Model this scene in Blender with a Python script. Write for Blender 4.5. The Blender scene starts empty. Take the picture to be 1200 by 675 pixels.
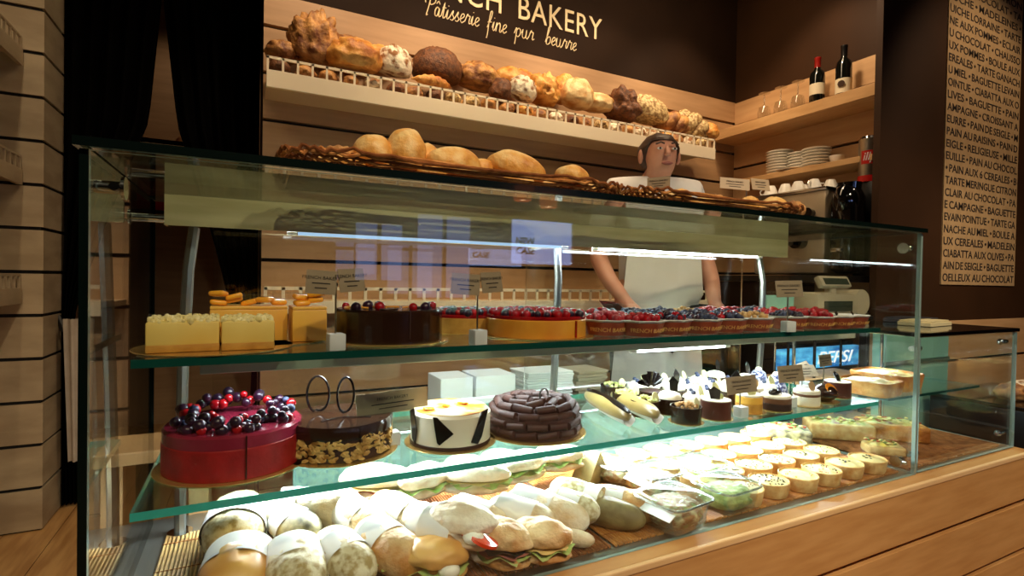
import bpy, bmesh, math, random
from mathutils import Vector, Matrix, Euler, noise
C = bpy.context.scene.collection
PI = math.pi
R0 = random.Random(7)
sc = bpy.context.scene
sc.cycles.transparent_max_bounces = 40
sc.cycles.max_bounces = 10
sc.view_settings.view_transform = 'Standard'
sc.view_settings.look = 'None'

# ------------------------------------------------------------------ materials
MATS = {}
def newmat(name):
    m = bpy.data.materials.new(name); m.use_nodes = True
    nt = m.node_tree; nt.nodes.clear(); MATS[name] = m
    return m, nt, nt.nodes, nt.links
def srgb(h):
    if isinstance(h, str):
        h = h.lstrip('#'); v = [int(h[i:i+2], 16)/255 for i in (0, 2, 4)]
        return tuple(((c+.055)/1.055)**2.4 if c > .04 else c/12.92 for c in v) + (1,)
    return tuple(h)[:3] + (1,)
def pm(name, c1, c2=None, scale=20, rough=.5, metal=0, stretch=(1,1,1), bump=0, lo=.35, hi=.65, detail=4,
       spec=.5, coat=0, sss=0, emis=0, kind='noise', bscale=None, c3=None):
    m, nt, N, L = newmat(name)
    out = N.new('ShaderNodeOutputMaterial'); b = N.new('ShaderNodeBsdfPrincipled')
    L.new(b.outputs[0], out.inputs[0])
    b.inputs['Roughness'].default_value = rough; b.inputs['Metallic'].default_value = metal
    b.inputs['Specular IOR Level'].default_value = spec; b.inputs['Coat Weight'].default_value = coat
    b.inputs['Base Color'].default_value = srgb(c1)
    if sss:
        b.inputs['Subsurface Weight'].default_value = sss; b.inputs['Subsurface Radius'].default_value = (.01, .006, .004)
    if emis:
        b.inputs['Emission Color'].default_value = srgb(c1); b.inputs['Emission Strength'].default_value = emis
    if c2 is not None or bump:
        tc = N.new('ShaderNodeTexCoord'); mp = N.new('ShaderNodeMapping')
        mp.inputs['Scale'].default_value = stretch; L.new(tc.outputs['Object'], mp.inputs['Vector'])
        if kind == 'voronoi':
            t = N.new('ShaderNodeTexVoronoi'); t.inputs['Scale'].default_value = scale; fac = t.outputs['Distance']
        elif kind == 'wave':
            t = N.new('ShaderNodeTexWave'); t.inputs['Scale'].default_value = scale; t.inputs['Distortion'].default_value = 3; fac = t.outputs['Fac']
        else:
            t = N.new('ShaderNodeTexNoise'); t.inputs['Scale'].default_value = scale; t.inputs['Detail'].default_value = detail; fac = t.outputs['Fac']
        L.new(mp.outputs[0], t.inputs['Vector'])
        if c2 is not None:
            r = N.new('ShaderNodeValToRGB'); e = r.color_ramp.elements
            e[0].position = lo; e[0].color = srgb(c1); e[1].position = hi; e[1].color = srgb(c2)
            if c3 is not None:
                k = e.new((lo+hi)/2); k.color = srgb(c3)
            L.new(fac, r.inputs[0]); L.new(r.outputs[0], b.inputs['Base Color'])
        if bump:
            bf = fac
            if bscale:
                t2 = N.new('ShaderNodeTexNoise'); t2.inputs['Scale'].default_value = bscale; t2.inputs['Detail'].default_value = 5
                L.new(mp.outputs[0], t2.inputs['Vector']); bf = t2.outputs['Fac']
            bp = N.new('ShaderNodeBump'); bp.inputs['Strength'].default_value = bump; bp.inputs['Distance'].default_value = .01
            L.new(bf, bp.inputs['Height']); L.new(bp.outputs[0], b.inputs['Normal'])
    return m
def glassmat(name, tint, f0=.04, rough=.0, refl=1.0):
    # thin pane: clear transmission plus Schlick reflection, the same for every ray
    m, nt, N, L = newmat(name)
    out = N.new('ShaderNodeOutputMaterial'); mix = N.new('ShaderNodeMixShader')
    tr = N.new('ShaderNodeBsdfTransparent'); tr.inputs[0].default_value = srgb(tint)
    gl = N.new('ShaderNodeBsdfGlossy'); gl.inputs['Roughness'].default_value = rough; gl.inputs['Color'].default_value = (refl, refl, refl, 1)
    lw = N.new('ShaderNodeLayerWeight'); lw.inputs['Blend'].default_value = .5
    p = N.new('ShaderNodeMath'); p.operation = 'POWER'; p.inputs[1].default_value = 5
    a = N.new('ShaderNodeMath'); a.operation = 'MULTIPLY_ADD'; a.inputs[1].default_value = 1-f0; a.inputs[2].default_value = f0
    L.new(lw.outputs['Facing'], p.inputs[0]); L.new(p.outputs[0], a.inputs[0]); L.new(a.outputs[0], mix.inputs[0])
    L.new(tr.outputs[0], mix.inputs[1]); L.new(gl.outputs[0], mix.inputs[2]); L.new(mix.outputs[0], out.inputs[0])
    return m
def emat(name, col, s):
    m, nt, N, L = newmat(name)
    out = N.new('ShaderNodeOutputMaterial'); e = N.new('ShaderNodeEmission')
    e.inputs[0].default_value = srgb(col); e.inputs[1].default_value = s; L.new(e.outputs[0], out.inputs[0])
    return m

M = {}
def d(k, *a, **kw): M[k] = pm(k, *a, **kw)
d('slat', '#9c7852', '#b08a62', scale=3, stretch=(1, 6, 10), rough=.55, lo=.3, hi=.7)
d('slat_right', '#b98f62', '#caa274', scale=3, stretch=(6, 1, 10), rough=.5, lo=.3, hi=.7)
d('slat_warm', '#c39868', '#d6ad7c', scale=3, stretch=(1, 6, 10), rough=.5, lo=.3, hi=.7)
d('slat_pale', '#a28d6d', '#b9a482', scale=5, stretch=(1, 1, 3), rough=.6, bump=.05)
d('slot', '#0b0806', rough=.8)
d('brown', '#20130a', '#26170c', scale=3, rough=.7, spec=.1)
d('brown2', '#35200f', '#3b2412', scale=4, rough=.6, spec=.2)
d('ceil', '#24150b', '#2b1a0e', scale=2, rough=.8)
d('floor', '#a87a46', '#c79a60', scale=4, stretch=(8, 1, 1), rough=.35, bump=.05)
d('oak', '#c38f54', '#d3a266', scale=5, stretch=(1, 5, 8), rough=.42, bump=.03)
d('oak_highlight', '#e8c088', '#f0cc98', scale=6, stretch=(1, 8, 8), rough=.4)
d('shelfwood', '#b58a58', '#c79c6a', scale=5, stretch=(8, 1, 6), rough=.5)
d('white_paint', '#e4d3b6', rough=.5)
d('cream_paint', '#c4ab88', rough=.5)
d('steel', '#b9b3a6', '#a8a294', scale=60, stretch=(1, 20, 1), rough=.28, metal=1)
d('header_steel', '#e2d2a2', '#c8b888', scale=4, stretch=(1, 8, 8), rough=.36, metal=.4)
d('machine_steel', '#a8957a', '#b8a58a', scale=6, rough=.35, metal=.4)
d('edge_grey', '#93aaa4', '#7f9892', scale=4, rough=.15, coat=.4)
d('roll_gold', '#f6d28a', '#c47a2c', scale=22, rough=.5, bump=.35, bscale=90, lo=.38, hi=.70, detail=7, c3='#e8ac52')
d('chrome', '#d8dadb', rough=.12, metal=1)
d('alu', '#8f918a', rough=.35, metal=.9)
d('olive_rail', '#c6ccb8', '#b4baa6', scale=5, rough=.25, metal=.15)
d('black', '#0a0a0b', rough=.35)
d('black_gloss', '#060607', rough=.08, coat=.5)
d('curtain', '#040303', '#070605', scale=6, rough=.95, spec=.03)
d('cloth', '#b9ab99', '#a89a88', scale=10, rough=.9)
d('wicker', '#a8622a', '#d99a58', scale=45, rough=.8, bump=.3, spec=.2)
d('wicker_dark', '#6e3c1a', '#9a5e30', scale=45, rough=.8, bump=.3, spec=.2)
d('reed', '#7b5c30', '#a98a52', scale=30, rough=.6)
d('reed_warm', '#8f5421', '#c08038', scale=30, rough=.5)
d('gold_board', '#d8b065', rough=.25, metal=.7)
d('paper', '#e6e4de', '#dcd9d2', scale=12, rough=.8)
d('paper_grey', '#97866c', '#8b7a60', scale=20, rough=.8)
d('kraft', '#b8986c', '#ad8d62', scale=20, rough=.8)
d('ink', '#2a2018', rough=.8)
d('letter', '#dcc79c', rough=.5)
d('ceramic', '#e8e2d6', rough=.2)
d('ceramic_edge', '#6a5c48', rough=.3)
d('block', '#cfd3d2', rough=.35)
# bread
d('crust_gold', '#eebb6a', '#a85e1e', scale=16, rough=.5, bump=.5, bscale=90, c3='#d4913f', lo=.32, hi=.66, detail=7)
d('crust_pale', '#ecd29c', '#bb7f38', scale=16, rough=.6, bump=.45, bscale=90, lo=.38, hi=.66, detail=7)
d('crust_brown', '#6e3a16', '#d39a55', scale=20, rough=.55, bump=.6, bscale=90, lo=.36, hi=.66, detail=7)
d('crust_dark', '#4e2a12', '#7d4a22', scale=60, rough=.6, bump=.5, bscale=150, lo=.35, hi=.65)
d('crust_flour', '#f0e3c8', '#8a5a2c', scale=26, rough=.75, bump=.6, bscale=80, kind='noise', lo=.46, hi=.60, detail=7)
d('crust_seed', '#8d6a3c', '#d7bd86', scale=70, rough=.65, bump=.4, lo=.4, hi=.6)
d('bread_white', '#ece0c4', '#cfa873', scale=24, rough=.65, bump=.45, bscale=80, lo=.4, hi=.75)
d('bread_mottle', '#ddd4ae', '#a8915a', scale=70, rough=.65, bump=.2, lo=.42, hi=.62)
d('bread_olive', '#9b8a55', '#6a5a2f', scale=20, rough=.55, bump=.25, lo=.35, hi=.65)
d('bread_grey', '#5c5644', '#b8ad85', scale=34, rough=.55, bump=.2, lo=.42, hi=.6)
d('bun', '#e6b868', '#c88a3c', scale=9, rough=.4, bump=.05)
d('lettuce', '#8fb04a', '#c9dc8e', scale=30, rough=.5, sss=.1)
d('ham', '#c98a78', '#b46a5a', scale=12, rough=.5)
d('ham_red', '#9c2f25', rough=.45)
d('tomato', '#d5451f', rough=.25)
d('cheese', '#ecd487', rough=.45)
d('mozz', '#eef0dc', rough=.4)
# quiche / savoury
d('pastry', '#c88c42', '#eac988', scale=40, rough=.6, bump=.25, lo=.3, hi=.7)
d('quiche_fill', '#eee0a2', '#d9b85c', scale=26, rough=.45, bump=.2, lo=.4, hi=.8)
d('quiche_green', '#d9d68c', '#9fae55', scale=26, rough=.45, bump=.2, lo=.4, hi=.7)
d('speck_dark', '#2e3026', rough=.5)
d('speck_green', '#5d7a34', rough=.5)
d('speck_red', '#a84a2a', rough=.5)
d('plastic_salad', '#7d8f4a', '#c9c89a', scale=40, rough=.5, bump=.4, lo=.35, hi=.65, c3='#8c5a34')
d('salad_green', '#6f8d3a', '#b9c879', scale=45, rough=.5, bump=.4)
d('pizza_top', '#e6c65a', '#a8581c', scale=34, rough=.45, bump=.4, c3='#e0cf86')
d('pizza_green', '#7f9a4a', '#d9cf8e', scale=35, rough=.45, bump=.4)
d('pizza_mix', '#d8cc7a', '#8f4a3a', scale=32, rough=.45, bump=.4, c3='#b9b055')
# sweet
d('crumble', '#f8ecb8', '#e8d488', scale=70, rough=.7, bump=.6)
d('cheesecake', '#f4dc80', '#e0b650', scale=9, rough=.5, lo=.35, hi=.8)
d('mango_cake', '#f6c45a', '#eca93a', scale=9, rough=.35)
d('mango', '#f79a12', '#fdb53a', scale=20, rough=.2, coat=.4)
d('choc', '#24130c', '#301a10', scale=8, rough=.18, coat=.4)
d('choc_matte', '#2e1a11', '#41261a', scale=30, rough=.5, bump=.2)
d('choc_log', '#38201a', '#573328', scale=25, rough=.6, bump=.3)
d('choc_shard', '#120b08', rough=.22)
d('cream', '#f3ecd6', '#e9dfc2', scale=14, rough=.45)
d('cream_brule', '#f1e2b4', '#9a4e12', scale=16, rough=.3, c3='#e3a13a', lo=.42, hi=.66)
d('sponge', '#c9953e', '#b07a28', scale=40, rough=.7, bump=.3)
d('red_sponge', '#8e0f12', '#a81a1c', scale=40, rough=.45, bump=.3)
d('red_mousse', '#7a1a2c', '#8f2740', scale=12, rough=.2, coat=.4)
d('red_jelly', '#7c0c12', '#a3161a', scale=20, rough=.12, coat=.6)
d('berry_red', '#8e0a12', '#b8141c', scale=60, rough=.22, coat=.3)
d('berry_dark', '#1c1024', '#36152c', scale=60, rough=.3, coat=.3)
d('berry_blue', '#1d2138', '#4a5578', scale=50, rough=.45)
d('orange_base', '#d98a26', '#e9a83a', scale=14, rough=.35)
d('almond', '#d9b468', '#a87a34', scale=60, rough=.6, bump=.3)
d('nuts', '#b98a4c', '#d8b478', scale=40, rough=.55)
d('pistachio', '#9aa552', '#c9c87e', scale=50, rough=.6)
d('disc', '#d6d29a', '#c2bd80', scale=30, rough=.4)
d('wrap_red', '#8c3a22', '#a04a2c', scale=30, rough=.55)
d('wrap_text', '#e0a95a', rough=.6)
d('cup_layer', '#6e4a30', rough=.5)
d('cup_brown', '#4a2416', '#5c3020', scale=20, rough=.4)
d('speckle', '#b4b7c4', '#2c3460', scale=160, rough=.4, lo=.45, hi=.5)
d('orange_jelly', '#e8912a', rough=.12, coat=.5)
d('pear', '#a8935a', '#8a7440', scale=12, rough=.3)
# misc
d('skin', '#d49a80', '#c98b70', scale=10, rough=.5, sss=.15)
d('hair', '#3a2417', '#4a2f1e', scale=40, stretch=(6, 6, 1), rough=.5)
d('shirt', '#dedad6', '#d2cdc8', scale=6, rough=.85)
d('apron', '#d9d2c8', '#cfc7bc', scale=6, rough=.85)
d('trousers', '#2a2724', rough=.9)
d('eye_white', '#e9e6e0', rough=.2)
d('lips', '#9b5a50', rough=.4)
d('beige_plastic', '#b9ae92', '#b0a588', scale=9, rough=.45)
d('lcd', '#3a4438', rough=.15)
d('mint', '#8fc9b8', '#85bfae', scale=6, rough=.4)
d('mint_dark', '#3a5f58', rough=.4)
d('red', '#a3120f', rough=.35)
d('red_tin', '#b0150f', rough=.3)
d('bottle', '#0d0f0c', rough=.06, coat=.6)
d('foil_red', '#8f1712', rough=.3)
d('label', '#d9cdb0', rough=.7)
d('brochure', '#e2d5a4', rough=.6)
d('brochure_dark', '#33363f', rough=.4)
d('orange_shade', '#b5591a', rough=.7, emis=2.5)
d('case_back', '#4c625d', '#566c66', scale=5, rough=.4)
d('white_plain', '#f4f4f2', rough=.6)
M['glass'] = glassmat('clear_pane', (.955, .975, .965), f0=.042)
M['glass_shelf'] = glassmat('shelf_pane', (.74, .87, .84), f0=.15, rough=.10)
M['glass_top'] = glassmat('top_pane', (.75, .84, .80), f0=.06)
M['glass_thin'] = glassmat('thin_glass', (.88, .88, .86), f0=.16)
M['clear_plastic'] = glassmat('clear_plastic', (.88, .91, .90), f0=.12, rough=.12)
M['plastic_rim'] = glassmat('plastic_rim', (.70, .74, .73), f0=.35, rough=.2)
M['glass_edge'] = pm('glass_edge', '#0d4038', '#124c42', scale=4, rough=.15, coat=.5)
M['shelf_edge'] = pm('shelf_edge', '#2f9484', '#3aa794', scale=4, rough=.12, coat=.5, emis=.10)  # faint glow put into the lower shelf edge, which is no lamp
M['glass_edge_dark'] = pm('glass_edge_dark', '#07120f', rough=.15, coat=.3)
M['tube'] = emat('fluorescent_tube', '#e9f6ff', 26)
M['tube_dim'] = emat('fluorescent_tube_dim', '#b8dcff', .9)
M['daylight'] = emat('daylight_pane', '#9fb8ff', 4.2)
M['daylight_low'] = emat('daylight_low', '#8fa6e8', 1.6)
M['pepsi_blue'] = pm('cooler_light', '#1d6fb8', '#66c4ee', scale=9, rough=.3, stretch=(1, 1, 3))
_n = M['pepsi_blue'].node_tree
_b = [n for n in _n.nodes if n.type == 'BSDF_PRINCIPLED'][0]; _r = [n for n in _n.nodes if n.type == 'VALTORGB'][0]
_n.links.new(_r.outputs[0], _b.inputs['Emission Color']); _b.inputs['Emission Strength'].default_value = .9
M['white_glow'] = emat('white_lettering', '#ffffff', 1.3)
M['bulb'] = emat('warm_bulb', '#ffd9a0', 9)

# ------------------------------------------------------------------ mesh builder
class MB:
    def __init__(s): s.bm = bmesh.new(); s.mi = 0
    def _fin(s, verts, faces=None, mtx=None):
        if mtx is not None:
            for v in verts: v.co = mtx @ v.co
        fs = faces if faces is not None else {f for v in verts for f in v.link_faces}
        for f in fs: f.material_index = s.mi
        return s
    def box(s, c, size, bev=0, rot=None, seg=2):
        r = bmesh.ops.create_cube(s.bm, size=1); vs = r['verts']
        for v in vs: v.co = Vector((v.co.x*size[0], v.co.y*size[1], v.co.z*size[2]))
        if bev:
            es = list({e for v in vs for e in v.link_edges})
            rr = bmesh.ops.bevel(s.bm, geom=es, offset=bev, segments=seg, affect='EDGES', profile=.5)
            vs = list({v for f in rr['faces'] for v in f.verts} | {v for v in vs if v.is_valid})
        m = Matrix.Translation(c)
        if rot: m = m @ Euler(rot).to_matrix().to_4x4()
        return s._fin(vs, None, m)
    def cyl(s, p0, p1, r0, r1=None, seg=14, cap=True):
        r1 = r0 if r1 is None else r1
        p0, p1 = Vector(p0), Vector(p1); dz = p1-p0
        q = dz.to_track_quat('Z', 'Y').to_matrix().to_4x4() if dz.length > 1e-9 else Matrix()
        r = bmesh.ops.create_cone(s.bm, cap_ends=cap, segments=seg, radius1=max(r0, 1e-5), radius2=max(r1, 1e-5), depth=dz.length)
        return s._fin(r['verts'], None, Matrix.Translation((p0+p1)/2) @ q)
    def lathe(s, prof, seg=32, c=(0, 0, 0), flute=0, fn=0, a0=0, a1=2*PI, close=True, mtx=None):
        full = abs(a1-a0-2*PI) < 1e-6; n = seg if full else seg+1
        rings = []
        for i, pz in enumerate(prof):
            r, z = pz[0], pz[1]; fl = pz[2] if len(pz) > 2 else 1
            ring = []
            for k in range(n):
                a = a0+(a1-a0)*k/seg; rr = r*(1+flute*fl*math.cos(fn*a)) if fn else r
                ring.append(s.bm.verts.new((c[0]+rr*math.cos(a), c[1]+rr*math.sin(a), c[2]+z)))
            rings.append(ring)
        fs = []
        for i in range(len(rings)-1):
            for k in range(seg):
                k2 = (k+1) % n
                fs.append(s.bm.faces.new((rings[i][k], rings[i][k2], rings[i+1][k2], rings[i+1][k])))
        if not full and close:
            for (k, fl) in ((0, 1), (n-1, 0)):
                loop = [rg[k] for rg in rings]
                try: fs.append(s.bm.faces.new(loop if not fl else loop[::-1]))
                except ValueError: pass
        vs = [v for rg in rings for v in rg]
        return s._fin(vs, fs, mtx)
    def ball(s, c, r, seg=16, rings=10, amp=0, freq=8, seed=0, rot=None, flat=0, fn=None):
        if not hasattr(r, '__len__'): r = (r, r, r)
        q = bmesh.ops.create_uvsphere(s.bm, u_segments=seg, v_segments=rings, radius=1); vs = q['verts']
        off = Vector((seed*3.7, seed*1.3, seed*7.1))
        for v in vs:
            n = v.co.copy(); k = 1.0
            if amp: k += amp*noise.noise(n*freq*.25+off)*2
            if fn: k *= fn(n)
            z = n.z
            if flat and z < -flat: z = -flat-(-z-flat)*.12
            v.co = Vector((n.x*r[0]*k, n.y*r[1]*k, z*r[2]*(k if z > 0 else 1)))
        m = Matrix.Translation(c)
        if rot: m = m @ Euler(rot).to_matrix().to_4x4()
        return s._fin(vs, None, m)
    def tube(s, pts, r, seg=8, closed=False, cap=True):
        pts = [Vector(p) for p in pts]; n = len(pts); rings = []
        up = Vector((0, 0, 1)); prev = None
        for i, p in enumerate(pts):
            t = (pts[(i+1) % n]-pts[i-1]) if closed else (pts[min(i+1, n-1)]-pts[max(i-1, 0)])
            t.normalize()
            a = prev if prev is not None else (up.cross(t) if abs(t.z) < .95 else Vector((1, 0, 0)))
            a = (a - t*a.dot(t)).normalized(); prev = a; b = t.cross(a)
            ri = r[i] if hasattr(r, '__len__') else r
            rings.append([s.bm.verts.new(p+a*ri*math.cos(2*PI*k/seg)+b*ri*math.sin(2*PI*k/seg)) for k in range(seg)])
        fs = []
        for i in range(n if closed else n-1):
            A, B = rings[i], rings[(i+1) % n]
            for k in range(seg): fs.append(s.bm.faces.new((A[k], A[(k+1) % seg], B[(k+1) % seg], B[k])))
        if cap and not closed:
            fs.append(s.bm.faces.new(rings[0][::-1])); fs.append(s.bm.faces.new(rings[-1]))
        for f in fs: f.material_index = s.mi
        return s
    def prism(s, poly, z0, z1, mtx=None):
        a = [s.bm.verts.new((p[0], p[1], z0)) for p in poly]; b = [s.bm.verts.new((p[0], p[1], z1)) for p in poly]
        n = len(poly); fs = [s.bm.faces.new(a[::-1]), s.bm.faces.new(b)]
        for k in range(n): fs.append(s.bm.faces.new((a[k], a[(k+1) % n], b[(k+1) % n], b[k])))
        return s._fin(a+b, fs, mtx)
    def grid(s, fn, nu, nv):
        V = [[s.bm.verts.new(fn(i/nu, j/nv)) for j in range(nv+1)] for i in range(nu+1)]
        for i in range(nu):
            for j in range(nv):
                f = s.bm.faces.new((V[i][j], V[i+1][j], V[i+1][j+1], V[i][j+1])); f.material_index = s.mi
        return s
    def use(s, i): s.mi = i; return s
    def build(s, name, mats, parent=None, smooth=True, ang=40, loc=None, rot=None, recalc=True):
        if recalc: bmesh.ops.recalc_face_normals(s.bm, faces=s.bm.faces)
        me = bpy.data.meshes.new(name); s.bm.to_mesh(me); s.bm.free()
        for m in (mats if isinstance(mats, (list, tuple)) else [mats]): me.materials.append(M[m] if isinstance(m, str) else m)
        if smooth:
            me.shade_smooth(); me.set_sharp_from_angle(angle=math.radians(ang))
        return link(name, me, parent, loc, rot)
def link(name, me, parent=None, loc=None, rot=None):
    o = bpy.data.objects.new(name, me); C.objects.link(o)
    if parent: o.parent = parent
    if loc: o.location = loc
    if rot: o.rotation_euler = rot
    return o
def thing(name, label, cat, loc=(0, 0, 0), rz=0, group=None, rot=None):
    o = bpy.data.objects.new(name, None); C.objects.link(o); o.empty_display_size = .05
    o.location = loc; o.rotation_euler = rot if rot else (0, 0, rz)
    tag(o, label, cat, group); return o
def tag(o, label, cat, group=None):
    o['label'] = label; o['category'] = cat
    if group: o['group'] = group
    return o
def struct(o): o['kind'] = 'structure'; return o
KIDS = {}
def kids(o): return [c for c in o.children]
def dup(root, label, loc, rz=0, group=None, rot=None, scale=None):
    r = root.copy(); C.objects.link(r); r.location = loc; r.rotation_euler = rot if rot else (0, 0, rz)
    r['label'] = label
    if group: r['group'] = group
    if scale: r.scale = scale
    for ch in kids(root):
        c = ch.copy(); C.objects.link(c); c.parent = r
        for g in kids(ch):
            q = g.copy(); C.objects.link(q); q.parent = c
    return r
def pane(name, c, size, parent, mg='glass', me='glass_edge', bev=0):
    b = MB(); b.box(c, size); ax = size.index(min(size))
    for f in b.bm.faces:
        f.normal_update(); f.material_index = 0 if abs(f.normal[ax]) > .9 else 1
    return b.build(name, [mg, me], parent, smooth=False)
def text_mesh(txt, size, ext=.0006, align='LEFT', space=1.0, xs=1.0, shear=0, bold=0):
    cu = bpy.data.curves.new('lettering', 'FONT'); cu.body = txt; cu.size = size; cu.extrude = ext
    cu.align_x = align; cu.space_character = space; cu.shear = shear; cu.offset = bold; cu.resolution_u = 3
    o = bpy.data.objects.new('lettering', cu); C.objects.link(o)
    dg = bpy.context.evaluated_depsgraph_get(); dg.update()
    me = bpy.data.meshes.new_from_object(o.evaluated_get(dg))
    bpy.data.objects.remove(o); bpy.data.curves.remove(cu)
    me.materials.clear()
    if xs != 1:
        for v in me.vertices: v.co.x *= xs
    return me
def text(name, txt, size, mat, parent=None, loc=(0, 0, 0), rot=(PI/2, 0, 0), **k):
    me = text_mesh(txt, size, **k); me.materials.append(M[mat])
    return link(name, me, parent, loc, rot)
ORD = ['first', 'second', 'third', 'fourth', 'fifth', 'sixth', 'seventh', 'eighth', 'ninth', 'tenth', 'eleventh', 'twelfth',
       'thirteenth', 'fourteenth', 'fifteenth', 'sixteenth', 'seventeenth', 'eighteenth', 'nineteenth', 'twentieth']
def ordn(i):
    if i < 20: return ORD[i]
    n = i+1; return '%d%s' % (n, {1: 'st', 2: 'nd', 3: 'rd'}.get(n % 10, 'th') if n % 100 not in (11, 12, 13) else 'th')
# ------------------------------------------------------------------ camera
cam = bpy.data.cameras.new('camera'); co = bpy.data.objects.new('camera', cam); C.objects.link(co)
cam.sensor_width = 36; cam.lens = 616.5/1200*36; cam.clip_start = .02
def camrot():
    y, p, r = [math.radians(a) for a in (-26.646, -.843, -.993)]
    Rz = Matrix(((math.cos(y), math.sin(y), 0), (-math.sin(y), math.cos(y), 0), (0, 0, 1)))
    Rx = Matrix(((1, 0, 0), (0, math.cos(p), math.sin(p)), (0, -math.sin(p), math.cos(p))))
    Ry = Matrix(((math.cos(r), 0, -math.sin(r)), (0, 1, 0), (math.sin(r), 0, math.cos(r))))
    A = Ry @ Rx @ Rz
    return Matrix((A[0], A[2], -A[1])).transposed()
co.matrix_world = Matrix.Translation((0, 0, 1.05)) @ camrot().to_4x4()
sc.camera = co

# ------------------------------------------------------------------ room shell
HC = 2.95
b = MB()                                                   # floor of long boards
for i in range(46):
    x0 = -3.2+i*.18
    b.box((x0+.0885, .8, -.02), (.177, 7.4, .04))
struct(b.build('floor', 'floor', smooth=False))
struct(MB().box((1.0, .8, HC+.03), (8.4, 7.4, .06)).build('ceiling', 'ceil', smooth=False))
def slats(name, p0, u, length, zs, mat, th=.03, nrm=(0, 1, 0), z0=0, z1=2.95, gap=.016, dark=True):
    # boards between groove heights zs, standing on the line p0 + u*length; grooves show the dark backing
    b = MB(); u = Vector(u); n = Vector(nrm); ang = math.atan2(u.y, u.x)
    hs = [z0]+list(zs)+[z1]
    for a, c in zip(hs[:-1], hs[1:]):
        lo = a+(gap/2 if a != z0 else 0); hi = c-(gap/2 if c != z1 else 0)
        ctr = Vector(p0)+u*length/2+n*th/2; ctr.z = (lo+hi)/2
        b.use(0).box(ctr, (length, th, hi-lo), rot=(0, 0, ang))
    ctr = Vector(p0)+u*length/2+n*(th+.02); ctr.z = (z0+z1)/2
    b.use(1).box(ctr, (length, .04, z1-z0), rot=(0, 0, ang))
    return struct(b.build(name, [mat, 'slot'], smooth=False))
Z20 = [.12+.2*k for k in range(0, 11)]
slats('wall_back', (.05, 2.5, 0), (1, 0, 0), 2.85, Z20, 'slat', z1=2.26)
slats('wall_right', (2.9, 1.49, 0), (0, 1, 0), 1.01, [.12, .32, .52, .72, .92, 1.12, 1.36, 1.6, 1.82, 2.105], 'slat_right', nrm=(1, 0, 0), z1=2.255)
struct(MB().box((1.48, 2.52, 2.605), (2.86, .04, .69)).build('trim_1', 'brown', smooth=False))         # dark fascia above the slats
struct(MB().box((2.92, 2.0, 2.60), (.04, 1.02, .69)).build('trim_2', 'brown2', smooth=False))
struct(MB().box((.07, 2.83, 1.475), (.04, .56, 2.95)).build('trim_3', 'brown', smooth=False))           # return of the back wall to the doorway
# right hand partition: dark board above, pale slats below
struct(MB().box((3.48, 1.437, 1.915), (1.76, .03, 2.07)).build('wall_middle', 'brown2', smooth=False))
slats('wall_middle_lower', (2.60, 1.42, 0), (1, 0, 0), 1.76, [.27, .47, .67], 'slat_warm', z1=.88).name = 'trim_4'
struct(MB().box((5.2, .8, 1.475), (.06, 7.4, 2.95)).build('wall_side', 'brown', smooth=False))
# left hand pillar, the wall in front of it and the room beyond the curtains
zp = [.175*k+.0 for k in range(1, 17)]
b = MB()
hs = [0]+zp+[2.95]
for a, c in zip(hs[:-1], hs[1:]):
    b.use(0).box((-1.0, 2.89, (a+c)/2), (.52, .28, c-a-.014))
b.use(1).box((-1.0, 2.89, 1.475), (.50, .26, 2.95))
struct(b.build('wall_left', ['slat_pale', 'slot'], smooth=False))
struct(MB().box((-1.28, .4, 1.475), (.06, 4.7, 2.95)).build('trim_5', 'slat_pale', smooth=False))
struct(MB().box((-.35, 4.42, 1.475), (2.4, .06, 2.95)).build('wall_far', 'slat', smooth=False))
struct(MB().box((-1.28, 3.7, 1.475), (.06, 1.4, 2.95)).build('trim_6', 'slat', smooth=False))
struct(MB().box((.5, 3.7, 1.475), (.06, 1.4, 2.95)).build('trim_7', 'slat', smooth=False))
# street front behind the camera, with its windows (seen only as reflections in the case)
FY = -2.6
b = MB()
wins = [(.74, 1.14, 1.02, 1.50), (1.24, 1.74, .88, 1.60), (2.11, 2.80, 1.19, 1.62)]
xs = [-3.2]+[v for w in wins for v in w[:2]]+[5.2]
for i in range(0, len(xs), 2): b.box(((xs[i]+xs[i+1])/2, FY, 1.475), (xs[i+1]-xs[i], .06, 2.95))
for (x0, x1, z0, z1) in wins:
    b.box(((x0+x1)/2, FY, z0/2), (x1-x0, .06, z0)); b.box(((x0+x1)/2, FY, (z1+2.95)/2), (x1-x0, .06, 2.95-z1))
struct(b.build('wall_front', 'brown', smooth=False))
for i, (x0, x1, z0, z1) in enumerate(wins):
    w = struct(MB().box(((x0+x1)/2, FY-.02, (z0+z1)/2), (x1-x0, .012, z1-z0)).build('window_%d' % (i+1), 'daylight' if i == 2 else 'daylight_low', smooth=False))
    f = MB(); t = .025
    f.box(((x0+x1)/2, FY+.03, z0), (x1-x0, .03, t)); f.box(((x0+x1)/2, FY+.03, z1), (x1-x0, .03, t))
    f.box((x0, FY+.03, (z0+z1)/2), (t, .03, z1-z0)); f.box((x1, FY+.03, (z0+z1)/2), (t, .03, z1-z0))
    if i < 2:
        f.box(((x0+x1)/2, FY+.03, (z0+z1)/2), (.03, .03, z1-z0)); f.box(((x0+x1)/2, FY+.03, z0+(z1-z0)*.65), (x1-x0, .03, .03))
    f.build('window_frame', 'black', w, smooth=False)
text('window_lettering', 'NEW', .085, 'ink', bpy.data.objects['window_3'], (2.18, FY+.012, 1.385), bold=.0035); text('window_lettering', 'CASE', .085, 'ink', bpy.data.objects['window_3'], (2.18, FY+.012, 1.295), shear=.2, bold=.0035)
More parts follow.
